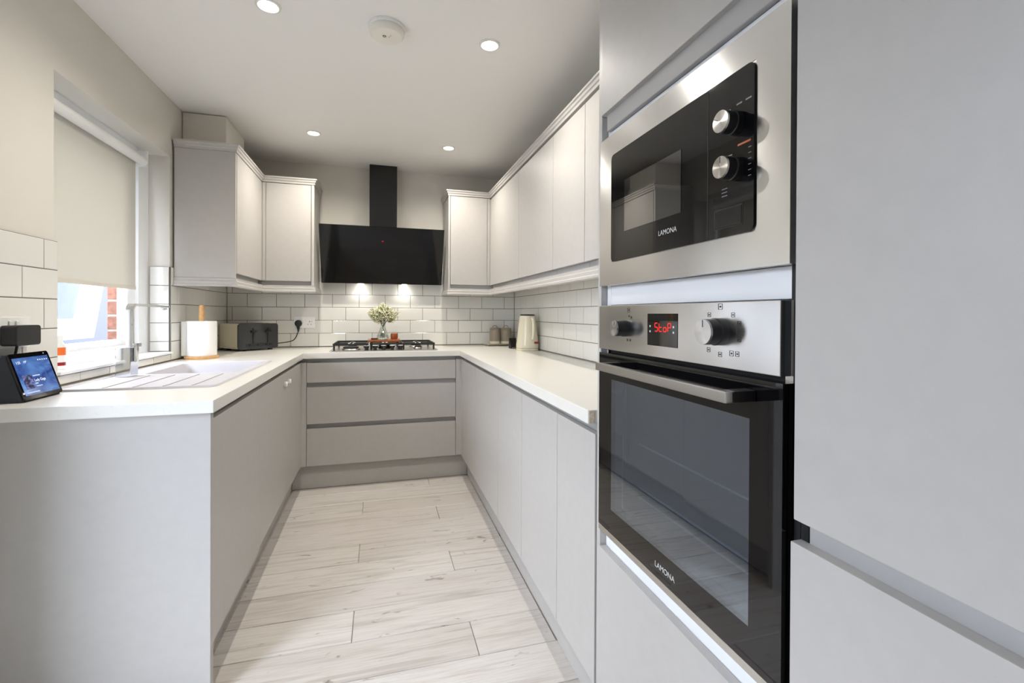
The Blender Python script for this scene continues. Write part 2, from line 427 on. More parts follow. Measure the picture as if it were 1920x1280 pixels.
# ---- wall tiles
_full = {}
def tile_mesh(wd, ht):
    key = (round(wd, 4), round(ht, 4))
    if key in _full: return _full[key]
    bm = bmesh.new(); d, i2, d1 = .008, .0016, .0070
    def ring(ins, dep): return [bm.verts.new((u, -dep, v)) for u, v in ((-wd / 2 + ins, -ht / 2 + ins), (wd / 2 - ins, -ht / 2 + ins), (wd / 2 - ins, ht / 2 - ins), (-wd / 2 + ins, ht / 2 - ins))]
    a, b, c = ring(0, 0), ring(0, d1), ring(i2, d)
    for P, Q in ((a, b), (b, c)):
        for k in range(4): bm.faces.new((P[k], P[(k + 1) % 4], Q[(k + 1) % 4], Q[k]))
    bm.faces.new(c)
    me = bpy.data.meshes.new('tile'); bm.to_mesh(me); bm.free(); me.materials.append(TILE); _full[key] = me; return me
def tile_field(parent, face, plane, regions, ph):
    """face: 'y-' back wall, 'x+' left wall, 'x-' right wall. ph: joint position in rows counted even from TZ upwards"""
    rz = {'y-': 0, 'x+': R(90), 'x-': R(-90)}[face]; j = .0032
    gm = bmesh.new()
    for a0, a1, z0, z1 in regions:
        if face == 'y-': bx(gm, a0, a1, plane - .0068, plane - .0004, z0, z1)
        elif face == 'x+': bx(gm, plane + .0004, plane + .0068, a0, a1, z0, z1)
        else: bx(gm, plane - .0068, plane - .0004, a0, a1, z0, z1)
        row = math.floor((z0 - TZ) / TH + 1e-6)
        while TZ + row * TH < z1 - .01:
            r0, r1 = max(TZ + row * TH, z0), min(TZ + (row + 1) * TH, z1)
            p = ph + (0 if row % 2 == 0 else TWd / 2)
            k = math.floor((a0 - p) / TWd)
            while p + k * TWd < a1 - .008:
                c0, c1 = max(p + k * TWd, a0), min(p + (k + 1) * TWd, a1); k += 1
                if c1 - c0 < .012 or r1 - r0 < .012: continue
                me = tile_mesh(c1 - c0 - j, r1 - r0 - j)
                ca, cz = (c0 + c1) / 2, (r0 + r1) / 2
                loc = (ca, plane - .0004, cz) if face == 'y-' else ((plane + .0004, ca, cz) if face == 'x+' else (plane - .0004, ca, cz))
                o = link('tile', me, loc, TILE, parent); o.rotation_euler.z = rz + random.uniform(-.004, .004); o.rotation_euler.x = 0
            row += 1
    obj('grout', gm, GROUT, parent)
# row just below TZ is row -1; its joints on the back wall lie at x=-.939+k*TWd
tile_field(wb, 'y-', YB, [(XL + .009, XR - .009, WT + .003, TZ + TH), (-.436, .497, TZ + TH, TZ + 2 * TH)], -.939 + TWd / 2)
tile_field(wr, 'x-', XR, [(1.16, YB - .009, WT + .003, TZ + TH)], 2.929 + TWd / 2)
tile_field(wl, 'x+', XL, [(1.42, WY0 + .006, WT + .003, TZ + TH), (WY0 + .006, WY1 - .003, WT + .003, WZ0 - .014), (WY1 - .003, YB - .009, WT + .003, TZ + TH)], 1.9165 )
# tiled window reveal, far side (faces the camera)
tr_regions = [(-1.170, XL - .0005, WZ0 + .002, TZ + TH)]
tile_field(wl, 'y-', WY1, tr_regions, -1.175)

# ------------------------------------------------------------------ window
win = struct(thing('window_1', None, None, (-1.2, 2.44, WZ0)))
fx0, fx1 = -1.248, -1.178
boxes('window_frame', [(fx0, fx1, WY0, WY0 + .06, WZ0, WZ1), (fx0, fx1, 2.80, WY1, WZ0, WZ1), (fx0 + .012, fx1 - .015, 2.724, 2.80, WZ0 + .03, WZ1 - .03),
      (fx0, fx1, WY0 + .06, 2.80, WZ0, WZ0 + .05), (fx0 + .012, fx1 - .015, WY0 + .06, 2.724, WZ0 + .05, WZ0 + .078), (fx0, fx1, WY0 + .06, 2.80, WZ1 - .05, WZ1)], UPVC, win, bev=.002)
hz, hx, an = 1.945, -1.222, R(9.0)
Ms = Matrix.Translation((hx, 0, hz)) @ Matrix.Rotation(an, 4, 'Y')
def sash(name, lst, mt, parent, bev=.003):
    bm = bmesh.new()
    for b in lst: bx(bm, *b)
    bmesh.ops.transform(bm, matrix=Ms, verts=bm.verts); return obj(name, bm, mt, parent, bev=bev)
sy0, sy1, sh = 2.045, 2.735, .905
sf = sash('sash', [(-.03, .03, sy0, sy0 + .07, -sh, 0), (-.03, .03, sy1 - .07, sy1, -sh, 0), (-.03, .03, sy0 + .07, sy1 - .07, -sh, -sh + .07), (-.03, .03, sy0 + .07, sy1 - .07, -.07, 0)], UPVC, win)
sash('glazing_bead', [(.0, .02, sy0 + .07, sy0 + .088, -sh + .07, -.07), (.0, .02, sy1 - .088, sy1 - .07, -sh + .07, -.07), (.0, .02, sy0 + .088, sy1 - .088, -sh + .07, -sh + .088)], UPVC, sf, .003)
sash('pane', [(-.008, -.002, sy0 + .07, sy1 - .07, -sh + .07, -.07)], GLASS, sf, 0)
struct(box('trim_1', -1.20, XL + .018, WY0 + .004, WY1 - .004, WZ0 - .012, WZ0, UPVC, bev=.004, seg=2), 'white window sill board above the sink')
# boxed-in pipe casing above the left wall cabinet
struct(box('trim_2', XL + .004, -.857, 3.06, 3.43, 2.109, ZC - .005, WALL, bev=.001), 'cream boxed-in casing between cabinet top and ceiling')

# ------------------------------------------------------------------ roller blind
bl = thing('roller_blind', 'off-white fabric roller blind half lowered over the window', 'blind', (-1.14, 2.36, 1.29))
cyl('roller_tube', (-1.148, 2.0, 1.93), .021, .775, WHITE, bl, 'y', 24)
box('fabric', -1.1695, -1.1675, 2.005, 2.745, 1.300, 1.93, BLIND, bl, bev=0)
box('bottom_bar', -1.172, -1.165, 2.004, 2.746, 1.283, 1.3005, mat('blind_hem', S(206, 201, 188), .8), bl, bev=.002)
for yy in (1.99, 2.775): box('bracket', -1.178, -1.128, yy, yy + .006, 1.905, 1.985, WHITE, bl)

# ------------------------------------------------------------------ worktop
xs = [XL, -1.005, -.58, XLO, XRO, XR]; ys = [1.167, 1.58, 1.89, 2.745, YBO, YB]
def wt_fill(i, j):
    if i <= 2: return j >= 1 and not (i == 1 and j == 2)
    if i == 3: return j == 4
    return True
wt = thing('worktop', 'white speckled U-shaped worktop running round the kitchen', 'worktop', (0, YBO, WB))
cells('slab', xs, ys, wt_fill, WB, WT, WORKTOP, wt, bev=.003)
box('cut_end', XRO + .003, RF + .002, 1.1655, 1.1672, WB + .002, WT - .002, CHIP, wt, bev=0)['label'] = 'raw chipboard cut end of the worktop'

# ------------------------------------------------------------------ base cabinets
def base_right(name, label, y0, y1, doors, group='right base cabinets'):
    t = thing(name, label, 'cabinet', ((RF + XR) / 2, (y0 + y1) / 2, .15), group)
    box('body', RF + .045, XR - .014, y0 + .0005, y1 - .0005, .15, WB - .001, CABIN, t, bev=0)
    box('handle_rail', RF + .026, RF + .045, y0 + .0012, y1 - .0012, DT - .06, WB - .001, RAIL, t, bev=.001)
    for e0, e1 in ((y0 + .001, y0 + .017), (y1 - .017, y1 - .001)): box('side_edge', RF + .020, RF + .0445, e0, e1, .155, DT - .061, CABIN, t, bev=0)
    for a, b in doors: box('door', RF, RF + .019, a + .0016, b - .0016, DBt, DT, CAB, t, bev=.0015, seg=2)
    return t
base_right('base_cabinet', 'pale grey corner base cabinet under the kettle, beside the drawers', 2.808, 3.25, [(2.808, 3.25)])
base_right('base_cabinet', 'wide pale grey two-door base cabinet in the right-hand run', 1.835, 2.808, [(1.835, 2.233), (2.233, 2.808)])
base_right('base_cabinet', 'single-door pale grey base cabinet, second from the oven', 1.437, 1.835, [(1.437, 1.835)])
base_right('base_cabinet', 'narrow pale grey base cabinet door right next to the oven', 1.155, 1.437, [(1.155, 1.437)])
def base_left(label, y0, y1, doors, zb=DBt):
    t = thing('base_cabinet', label, 'cabinet', ((LF + XL) / 2, (y0 + y1) / 2, .15), 'left base cabinets')
    bm = bmesh.new()
    x0, x1 = XL + .014, LF - .045
    for b in ((x0, x1, y0 + .0005, y0 + .018, .15, WB - .001), (x0, x1, y1 - .018, y1 - .0005, .15, WB - .001), (x0, x1, y0 + .018, y1 - .018, .15, .168), (x0, x0 + .012, y0 + .018, y1 - .018, .168, WB - .001)): bx(bm, *b)
    obj('body', bm, CABIN, t)
    box('handle_rail', LF - .045, LF - .026, y0 + .001, y1 - .001, DT - .06, WB - .001, RAIL, t, bev=.001)
    for a, b in doors: box('door', LF - .019, LF, a + .0007, b - .0007, zb, DT, CAB, t, bev=.0008, seg=1)
    return t
base_left('grey front of the cabinet nearest the end panel, left run', 1.632, 2.212, [(1.632, 2.212)], .150)
sb = base_left('grey double-door cabinet below the sink bowl with white child latches', 2.212, 3.25, [(2.212, 2.806), (2.806, 3.25)], .166)
lt = thing('child_latch', 'white sliding child safety latch across the sink cabinet doors', 'latch', (LF + .01, 2.81, .787))
for yy in (2.757, 2.856):
    lathe('latch_disc', [(0, 0), (.012, 0), (.0145, .003), (.0145, .012), (.011, .016), (0, .017)], (LF, yy, .787), WHITE, lt, 'x', 20)
tube('latch_strap', [(LF + .007, 2.765, .787), (LF + .012, 2.80, .787), (LF + .007, 2.848, .787)], .003, WHITE, lt)
tag(box('end_panel', XL + .012, LF + .003, 1.603, 1.628, 0, WB - .001, CAB, bev=.001), 'broad pale grey end panel closing the left cabinet run', 'panel')
# drawers under the hob
dr = thing('drawer_cabinet', 'grey three-drawer cabinet below the hob', 'cabinet', (.034, 3.6, .15))
box('body', -.461, .529, BF + .045, YB - .02, .15, WB - .001, CABIN, dr, bev=0)
for z0, z1 in ((.712, .842), (.438, .680), (DBt, .406)): box('drawer_front', -.458, .526, BF, BF + .019, z0, z1, CAB, dr, bev=.0015, seg=2)
for z0, z1 in ((.80, WB - .001), (.64, .720), (.36, .446)): box('handle_rail', -.460, .528, BF + .026, BF + .045, z0, z1, RAIL, dr, bev=.001)
def corner(label, s):
    t = thing('corner_post', label, 'post', (LF if s < 0 else RF, BF, DBt))
    if s < 0:
        prism('post_face', [(LF - .019, 3.252), (LF, 3.252), (LF, BF), (-.4605, BF), (-.4605, BF + .019), (LF - .019, BF + .019)], 'z', DBt, DT, CAB, t, bev=.001)
        prism('handle_rail', [(LF - .045, 3.252), (LF - .026, 3.252), (LF - .026, BF + .026), (-.4615, BF + .026), (-.4615, BF + .044), (LF - .045, BF + .044)], 'z', DT - .06, WB - .001, RAIL, t)
    else:
        prism('post_face', [(RF + .019, 3.252), (RF, 3.252), (RF, BF), (.5285, BF), (.5285, BF + .019), (RF + .019, BF + .019)], 'z', DBt, DT, CAB, t, bev=.001)
        prism('handle_rail', [(RF + .044, 3.252), (RF + .026, 3.252), (RF + .026, BF + .026), (.5295, BF + .026), (.5295, BF + .044), (RF + .044, BF + .044)], 'z', DT - .06, WB - .001, RAIL, t)
corner('slim grey corner post left of the drawers', -1)
corner('slim grey corner post right of the drawers', 1)
tag(box('plinth', -.57, -.552, 1.63, 3.352, 0, .149, CAB), 'grey kickboard under the left run below the sink', 'plinth')
tag(box('plinth', -.551, .618, 3.354, 3.372, 0, .149, CAB), 'grey kickboard below the three drawers', 'plinth')
tag(box('plinth', .619, .637, 1.155, 3.352, 0, .149, CAB), 'long grey kickboard along the right run', 'plinth')

# ------------------------------------------------------------------ tall oven housing + fridge housing
Y0, Y1 = .531, 1.133
oh = thing('oven_housing', 'tall grey housing cabinet holding the oven and microwave', 'cabinet', (.85, .83, 0))
box('side_panel', RF + .004, XR - .014, Y1 + .001, Y1 + .0195, 0, ZC - .002, CAB, oh)
boxes('carcass', [(RF + .022, XR - .014, Y1 - .0215, Y1 - .001, .15, ZC - .002), (RF + .022, XR - .014, Y0 + .001, Y0 + .019, .15, ZC - .002), (XR - .03, XR - .014, Y0 + .019, Y1 - .0215, .15, ZC - .002)], CARC_W, oh)
for z0, z1 in ((.52, .600), (1.196, 1.246), (1.626, 1.653)): box('shelf', RF + .022, XR - .031, Y0 + .0195, Y1 - .022, z0, z1, CARC_W, oh, bev=.001)
box('edge_shade_strip', RF + .0204, RF + .0217, Y0 + .001, Y0 + .019, .15, ZC - .004, GAP_SHADE, oh, bev=0)  # dark strip over the white carcass edge, painting in the gap's shade
box('handle_rail', RF + .012, RF + .03, Y0 + .0205, Y1 - .012, 1.654, 1.71, RAIL, oh)
box('upper_door', RF, RF + .02, Y0 + .002, Y1 - .002, 1.697, ZC - .004, CAB, oh, bev=.0015, seg=2)
box('lower_door', RF, RF + .02, Y0 + .002, Y1 - .001, DBt, .555, CAB, oh, bev=.0015, seg=2)
fh = thing('fridge_housing', 'tall plain grey fridge cabinet at the right edge', 'cabinet', (.85, .23, 0))
box('carcass', RF + .03, XR - .014, -.07, Y0 - .001, .15, ZC - .002, CARC_W, fh, bev=0)
box('side_gap_shade', RF + .0205, RF + .0295, Y0 - .012, Y0 - .001, .15, ZC - .004, GAP_SHADE, fh, bev=0)  # solid dark strip, colours in the shade between the two housings
box('upper_door', RF, RF + .02, -.07, Y0 - .006, .883, ZC - .004, CAB, fh, bev=.0015, seg=2)
box('lower_door', RF, RF + .02, -.07, Y0 - .001, DBt, .850, CAB, fh, bev=.0015, seg=2)
box('handle_rail', RF + .0205, RF + .0295, -.07, Y0 - .013, .80, .93, RAIL, fh)

# ------------------------------------------------------------------ oven
def knob(parent, x, y, z, r, dep, face, skirt=None, ptr=0):
    k = lathe('knob', [(0, 0), (r * 1.0, 0), (r * 1.0, dep * .35), (r * .93, dep * .4), (r * .93, dep * .9), (0, dep * .9)], (x, y, z), BLACK, parent, n=36, M=Matrix.Rotation(R(-90), 3, 'Y'))
    lathe('knob_face', [(0, 0), (r * .93, 0), (r * .90, dep * .1), (0, dep * .1)], (x - dep * .9, y, z), face, k, n=36, M=Matrix.Rotation(R(-90), 3, 'Y'))
    bm = bmesh.new(); bx(bm, -.0003, .0003, -.0006, .0006, r * .35, r * .85)
    bmesh.ops.transform(bm, matrix=Matrix.Translation((x - dep - .0002, y, z)) @ Matrix.Rotation(ptr, 4, 'X'), verts=bm.verts)
    obj('pointer_line', bm, PRINT_K, k)
    return k
def radial_metal():
    M = mat('spun_metal', S(215, 213, 210), .22, metal=1); nt = M.node_tree; b = nt.nodes['Principled BSDF']
    b.inputs['Anisotropic'].default_value = .9
    t = nt.nodes.new('ShaderNodeTangent'); t.direction_type = 'RADIAL'; t.axis = 'X'; nt.links.new(t.outputs[0], b.inputs['Tangent']); return M
SPUN = radial_metal()
ov = thing('oven', 'built-in stainless single oven with black glass door', 'oven', (.8, .84, .60))
oy0, oy1 = .547, 1.130
OX = RF - .003
PX1 = OX + .022
pf = box('control_panel', OX, PX1, oy0, oy1, 1.082, 1.194, STEEL, ov, bev=.0012, seg=2)
box('side_trim', PX1 + .0003, RF + .055, oy0 - .002, oy0 + .012, .602, 1.194, STEEL_FLAT, ov, bev=0)
# body box with open front cavity
boxes('cavity', [(RF + .06, 1.08, oy0 + .01, oy0 + .055, .61, 1.08), (RF + .06, 1.08, oy1 - .035, oy1 - .005, .61, 1.08), (RF + .06, 1.08, oy0 + .055, oy1 - .035, .61, .66), (RF + .06, 1.08, oy0 + .055, oy1 - .035, 1.03, 1.08), (1.06, 1.08, oy0 + .055, oy1 - .035, .66, 1.03)], CAVITY, ov)
box('panel_gap_shade', RF + .022, RF + .058, oy0 + .004, oy1 - .004, 1.066, 1.080, GAP_SHADE, ov, bev=0)  # dark filler painted as the shade between oven door and control panel
dx0, dx1 = RF - .002, RF + .030
dz0, dz1 = .618, 1.072
dw = (.606, 1.063, .678, 1.008)          # window y0,y1,z0,z1
door = boxes('door_frame', [(dx0, dx1, oy0 - .004, dw[0], dz0, dz1), (dx0, dx1, dw[1], oy1, dz0, dz1), (dx0, dx1, dw[0], dw[1], dz0, dw[2]), (dx0, dx1, dw[0], dw[1], dw[3], dz1)], BLACK_GLASS, ov)
box('window_pane', dx0 + .0002, dx0 + .006, dw[0], dw[1], dw[2], dw[3], OVENGLASS, ov, bev=0)
box('door_bottom_trim', dx0, dx1, oy0 - .004, oy1, .602, dz0 - .0006, STEEL_FLAT, ov, bev=.001)
hd = box('handle', RF - .060, RF - .045, .592, 1.035, 1.037, 1.055, STEEL_FLAT, ov, bev=.002, seg=2)
for yy in (.592, 1.012): box('handle_bracket', RF - .0445, dx0 - .0005, yy, yy + .023, 1.037, 1.055, BLACK, hd, bev=.001)
for zz in (.69, .716, .83):                      # wire racks
    rk = bmesh.new()
    for xx in (RF + .094,):
        tube_bm(rk, [(xx, oy0 + .058, zz), (xx, oy1 - .04, zz)], .0024, 6)
    obj('wire_rack', rk, mat('plated_wire', S(205, 208, 212), .4), ov, smooth=True)
for zz in (.72, .77, .86, .90, .96): 
    for yy in (oy1 - .040,): lathe('rail_stud', [(0, 0), (.004, 0), (.003, .003), (0, .004)], (RF + .10, yy, zz), CHROME, ov, n=10, M=Matrix.Rotation(R(90), 3, 'X'))
knob(ov, OX, .985, 1.139, .0195, .036, SPUN, ptr=R(15))
knob(ov, OX, .672, 1.143, .0235, .036, SPUN, ptr=R(0))
dsp = box('clock_display', OX - .0008, OX - .0001, .790, .897, 1.106, 1.174, BLACK_GLASS, ov, bev=.0003)
# seven-segment word
SEG = {'S': 'afgcd', 't': 'fged', 'o': 'gcde', 'P': 'abfge'}
def seg7(ch, y, z, wd, ht, t):
    h = ht / 2; out = []
    g = {'a': (0, ht, 1), 'g': (0, h, 1), 'd': (0, 0, 1), 'f': (0, h, 0), 'b': (wd, h, 0), 'e': (0, 0, 0), 'c': (wd, 0, 0)}
    for s in SEG[ch]:
        u, v, hor = g[s]
        if hor: out.append((OX - .0014, OX - .0009, y - wd + .0008, y - .0008, z + v - t / 2, z + v + t / 2))
        else: out.append((OX - .0014, OX - .0009, y - u - t / 2, y - u + t / 2, z + v + .0008, z + v + h - .0008))
    return out
for k, ch in enumerate('StoP'): boxes('display_digit', seg7(ch, .868 - k * .0155, 1.137, .010, .017, .0019), REDLED, dsp)
for yy in (.884, .801):
    for zz in (1.145, 1.134): box('display_symbol', OX - .0013, OX - .0009, yy, yy + .004, zz, zz + .004, PRINT_W, dsp, bev=0)
def icon(y, z, s, parent, mt=PRINT_K, x=None, dot=True):
    x = OX - .0004 if x is None else x; t = .0007
    l = [(x, x + .0003, y - s, y + s, z + s - t, z + s), (x, x + .0003, y - s, y + s, z - s, z - s + t), (x, x + .0003, y - s, y - s + t, z - s, z + s), (x, x + .0003, y + s - t, y + s, z - s, z + s)]
    if dot: l.append((x, x + .0003, y - s * .35, y + s * .35, z - s * .3, z + s * .3))
    boxes('symbol', l, mt, parent)
for y, z, s in ((.672, 1.186, .0050), (.700, 1.172, .0038), (.642, 1.172, .0038), (.628, 1.158, .0038), (.628, 1.132, .0038), (.701, 1.110, .0040), (.672, 1.104, .0042), (.645, 1.108, .0045), (.632, 1.108, .0042)): icon(y, z, s, pf)
for y, z, s in ((.978, 1.182, .0050), (.976, 1.168, .0022), (.966, 1.165, .0030), (.983, 1.112, .0028), (.970, 1.112, .0028)): icon(y, z, s, pf)
text('brand_lettering', 'LAMONA', .0165, (dx0 - .0003, .866, .640), PRINT_W, door)

# ------------------------------------------------------------------ microwave
mw = thing('microwave', 'built-in microwave with stainless surround and black glass front', 'microwave', (.8, .83, 1.245))
MX = RF - .002
my0, my1, mz0, mz1 = .533, 1.130, 1.246, 1.626
gy0, gy1, gz0, gz1 = .597, 1.064, 1.303, 1.571
bm = bmesh.new()
for b in ((MX, MX + .022, my0, gy0, mz0, mz1), (MX, MX + .022, gy1, my1, mz0, mz1), (MX, MX + .022, gy0, gy1, mz0, gz0), (MX, MX + .022, gy0, gy1, gz1, mz1)): bx(bm, *b)
bmesh.ops.remove_doubles(bm, verts=bm.verts, dist=1e-5)
tf = obj('trim_frame', bm, STEEL, mw)
box('body', MX + .03, 1.08, my0 + .025, my1 - .03, mz0 + .002, mz1 - .002, BLACK, mw, bev=0)
box('glass_backing', MX + .0006, MX + .004, gy0 + .0002, gy1 - .0002, gz0 + .0002, gz1 - .0002, STEEL_FLAT, mw, bev=0)
prism('front_glass', rrect(gy0 + .0005, gy1 - .0005, gz0 + .0005, gz1 - .0005, .012), 'x', MX - .003, MX + .0005, BLACK_GLASS, mw)
boxes('door_gap', [(MX - .0034, MX - .0031, .7025, .7045, gz0 + .004, gz1 - .004)], GAP_SHADE, mw)
box('viewing_window', MX - .0036, MX - .0031, .780, .997, 1.370, 1.492, MWGLASS, mw, bev=0)
for zz, pr in ((1.485, R(-60)), (1.411, R(0))): knob(mw, MX - .0032, .636, zz, .0195, .031, SPUN, ptr=pr)
btn = boxes('open_button', [(MX - .0042, MX - .0031, .622, .684, 1.3205, 1.3495)], mat('button_black', S(20, 20, 21), .2), mw, bev=.0005)
boxes('button_gap', [(MX - .0036, MX - .0031, .620, .6215, 1.318, 1.352), (MX - .0036, MX - .0031, .6845, .686, 1.318, 1.352), (MX - .0036, MX - .0031, .6215, .6845, 1.3505, 1.352), (MX - .0036, MX - .0031, .6215, .6845, 1.318, 1.3195)], GAP_SHADE, btn)
text('brand_lettering', 'LAMONA', .0150, (MX - .0034, .856, 1.336), PRINT_W, mw)
for k in range(6): box('dial_mark', MX - .0034, MX - .0031, .603, .609, 1.392 + k * .009, 1.3931 + k * .009, PRINT_DIM, mw, bev=0)
for k in range(3): box('dial_mark', MX - .0034, MX - .0031, .655, .668, 1.372 + k * .006, 1.3732 + k * .006, PRINT_DIM, mw, bev=0)
box('defrost_mark', MX - .0034, MX - .0031, .604, .632, 1.4465, 1.4495, PRINT_O, mw, bev=0)
for y, z in ((.668, 1.512), (.664, 1.436)): box('dial_word', MX - .0034, MX - .0031, y - .020, y - .006, z, z + .0022, PRINT_DIM, mw, bev=0); icon(y, z + .0015, .0026, mw, PRINT_DIM, MX - .0034, False)
for y in (.632, .612): box('dial_word', MX - .0034, MX - .0031, y - .009, y + .003, 1.514, 1.5163, PRINT_DIM, mw, bev=0)

# ------------------------------------------------------------------ wall cabinets
UB, UDB, UDT, UT = 1.363, 1.392, 2.063, 2.066
LX, UY, RX = -.772, 3.53, .825
lu = thing('wall_cabinet', 'wall cabinet left of the corner with broad grey side facing the window', 'cabinet', (-.92, 3.2, UB), 'wall cabinets')
box('side_panel', XL + .010, LX - .002, 2.93, 2.948, UB, UT, CAB, lu)
box('body', XL + .010, LX - .040, 2.949, YB - .012, UB, UT, CABIN, lu, bev=0)
box('door', LX - .019, LX, 2.951, 3.494, UDB, UDT, CAB, lu, bev=.0015, seg=2)
box('handle_rail', LX - .039, LX - .024, 2.951, 3.527, UB + .001, UDB + .05, RAIL, lu)
box('corner_filler', LX - .019, LX, 3.496, UY, UDB, UDT, CAB, lu)
bu = thing('wall_cabinet', 'single-door grey wall cabinet immediately left of the cooker hood', 'cabinet', (-.6, 3.7, UB), 'wall cabinets')
box('body', LX - .039, -.461, UY + .04, YB - .012, UB, UT, CABIN, bu, bev=0)
box('corner_filler', LX + .0005, -.7505, UY, UY + .019, UDB, UDT, CAB, bu)
box('door', -.748, -.463, UY, UY + .019, UDB, UDT, CAB, bu, bev=.0015, seg=2)
box('handle_rail', LX - .023, -.462, UY + .024, UY + .039, UB + .001, UDB + .05, RAIL, bu)
box('side_panel', -.460, -.441, UY, YB - .010, UB, UT, CAB, bu)
bu = thing('wall_cabinet', 'single-door grey wall cabinet immediately right of the cooker hood', 'cabinet', (.66, 3.7, UB), 'wall cabinets')
box('body', .516, RX + .04, UY + .04, YB - .012, UB, UT, CABIN, bu, bev=0)
box('side_panel', .501, .5155, UY, YB - .010, UB, UT, CAB, bu)
box('door', .518, .801, UY, UY + .019, UDB, UDT, CAB, bu, bev=.0015, seg=2)
box('corner_filler', .8035, RX - .0005, UY, UY + .019, UDB, UDT, CAB, bu)
box('handle_rail', .517, RX + .023, UY + .024, UY + .039, UB + .001, UDB + .05, RAIL, bu)
def wall_right(label, y0, y1):
    t = thing('wall_cabinet', label, 'cabinet', (.97, (y0 + y1) / 2, UB), 'wall cabinets')
    box('body', RX + .041, XR - .012, y0 + .0005, y1 - .0005, UB, UT, CABIN, t, bev=0)
    box('door', RX, RX + .019, y0 + .001, min(y1, 3.498) - .001, UDB, UDT - .010, CAB, t, bev=.0012, seg=2)
    box('handle_rail', RX + .024, RX + .039, y0 + .0012, min(y1, 3.52) - .0012, UB + .001, UDB + .05, RAIL, t)
    if y1 > 3.5: box('corner_filler', RX, RX + .019, 3.5, UY, UDB, UDT - .010, CAB, t)
wall_right('right-hand wall cabinet in the far corner above the kettle', 2.76, 3.53)
wall_right('right-hand wall cabinet between the corner cabinet and the narrower one', 2.17, 2.758)
wall_right('narrow right-hand wall cabinet, second from the oven housing', 1.798, 2.168)
wall_right('wall cabinet partly hidden behind the tall oven housing', 1.156, 1.796)
pl = [(XL + .010, 2.93), (LX, 2.93), (LX, UY), (-.441, UY), (-.441, YB - .010)]
pr = [(.501, YB - .010), (.501, UY), (RX, UY), (RX, 1.157)]
COR = [(-.03, 2.0665), (.004, 2.0665), (.005, 2.079), (.010, 2.083), (.012, 2.094), (.018, 2.098), (.018, 2.107), (-.03, 2.107)]
PEL = [(-.02, 1.3625), (.003, 1.3625), (.003, 1.349), (.008, 1.345), (.008, 1.330), (.012, 1.326), (.012, 1.316), (-.02, 1.316)]
tag(sweep('cornice', COR, pl, CAB), 'grey moulded cornice topping the left wall cabinets', 'cornice')
tag(sweep('cornice', COR, pr, CAB), 'grey moulded cornice topping the right wall cabinets', 'cornice')
tag(sweep('pelmet', PEL, pl, CAB), 'grey light pelmet under the left wall cabinets', 'pelmet')
tag(sweep('pelmet', PEL, pr, CAB), 'grey light pelmet under the right wall cabinets', 'pelmet')

# ------------------------------------------------------------------ cooker hood
hx0, hx1 = -.418, .477
hdv = Vector((0, 3.749 - 3.574, 1.398 - 1.8085)); hl = hdv.length
ho = thing('cooker_hood', 'angled black glass cooker hood with a tall black chimney duct', 'hood', (.03, YB - .01, 1.398))
hb = prism('glass_front', [(3.574, 1.8085), (3.749, 1.398), (3.758, 1.4015), (3.583, 1.812)], 'x', hx0, hx1, HOODGLASS, ho, bev=.001)
prism('hood_body', [(3.595, 1.79), (3.7588, 1.404), (YB - .012, 1.404), (YB - .012, 1.79)], 'x', hx0 + .10, hx1 - .10, BLACKM, ho)
box('duct', -.075, .1295, 3.73, YB - .012, 1.7905, ZC - .002, BLACKM, ho, bev=.002)
lathe('power_light', [(0, 0), (.0035, 0), (.0035, .0004), (0, .0004)], (.022, 3.6156 - .0005, 1.7097), REDLED, hb, n=16, M=Matrix.Rotation(R(66.9), 3, 'X'))
lathe('power_ring', [(.008, 0), (.010, 0), (.010, .0003), (.008, .0003), (.008, 0)], (.022, 3.6156 - .0005, 1.7097), mat('dim_red_ring', S(90, 10, 10), .4), hb, n=24, M=Matrix.Rotation(R(66.9), 3, 'X'))
for xx in (-.14, .19):
    lp = lathe('lamp', [(0, 0), (.026, 0), (.026, -.002), (0, -.002)], (xx, 3.797, 1.4038), LEDM, ho, n=20)
    l = bpy.data.lights.new('hood_lamp_light', 'SPOT'); l.energy = 1.1; l.color = (1, .95, .86); l.spot_size = R(125); l.spot_blend = .6; l.shadow_soft_size = .02
    lo_ = bpy.data.objects.new('hood_lamp_light', l); C.objects.link(lo_); lo_.parent = lp; lo_.location = Vector((xx, 3.797, 1.398)) - WL[lp]

# ------------------------------------------------------------------ hob and the things on it
hbx0, hbx1, hby0, hby1 = -.322, .402, 3.335, 3.80
hob = thing('gas_hob', 'five-burner stainless gas hob with black cast-iron pan supports', 'hob', (.04, 3.56, WT))
prism('steel_plate', rrect(hbx0, hbx1, hby0, hby1, .012), 'z', WT + .0005, WT + .007, STEEL_FLAT, hob, bev=.002)
def burner(x, y, r):
    b = lathe('burner', [(0, 0), (r * 1.15, 0), (r * 1.1, .006), (r * .9, .012), (0, .012)], (x, y, WT + .0072), STEEL_FLAT, hob, n=24)
    lathe('burner_cap', [(0, 0), (r * .95, 0), (r * .95, .006), (r * .8, .009), (0, .009)], (x, y, WT + .0194), IRON, b, n=24)
for x, y, r in ((-.19, 3.45, .056), (-.19, 3.67, .034), (.04, 3.60, .045), (.27, 3.45, .028), (.27, 3.67, .042)): burner(x, y, r)
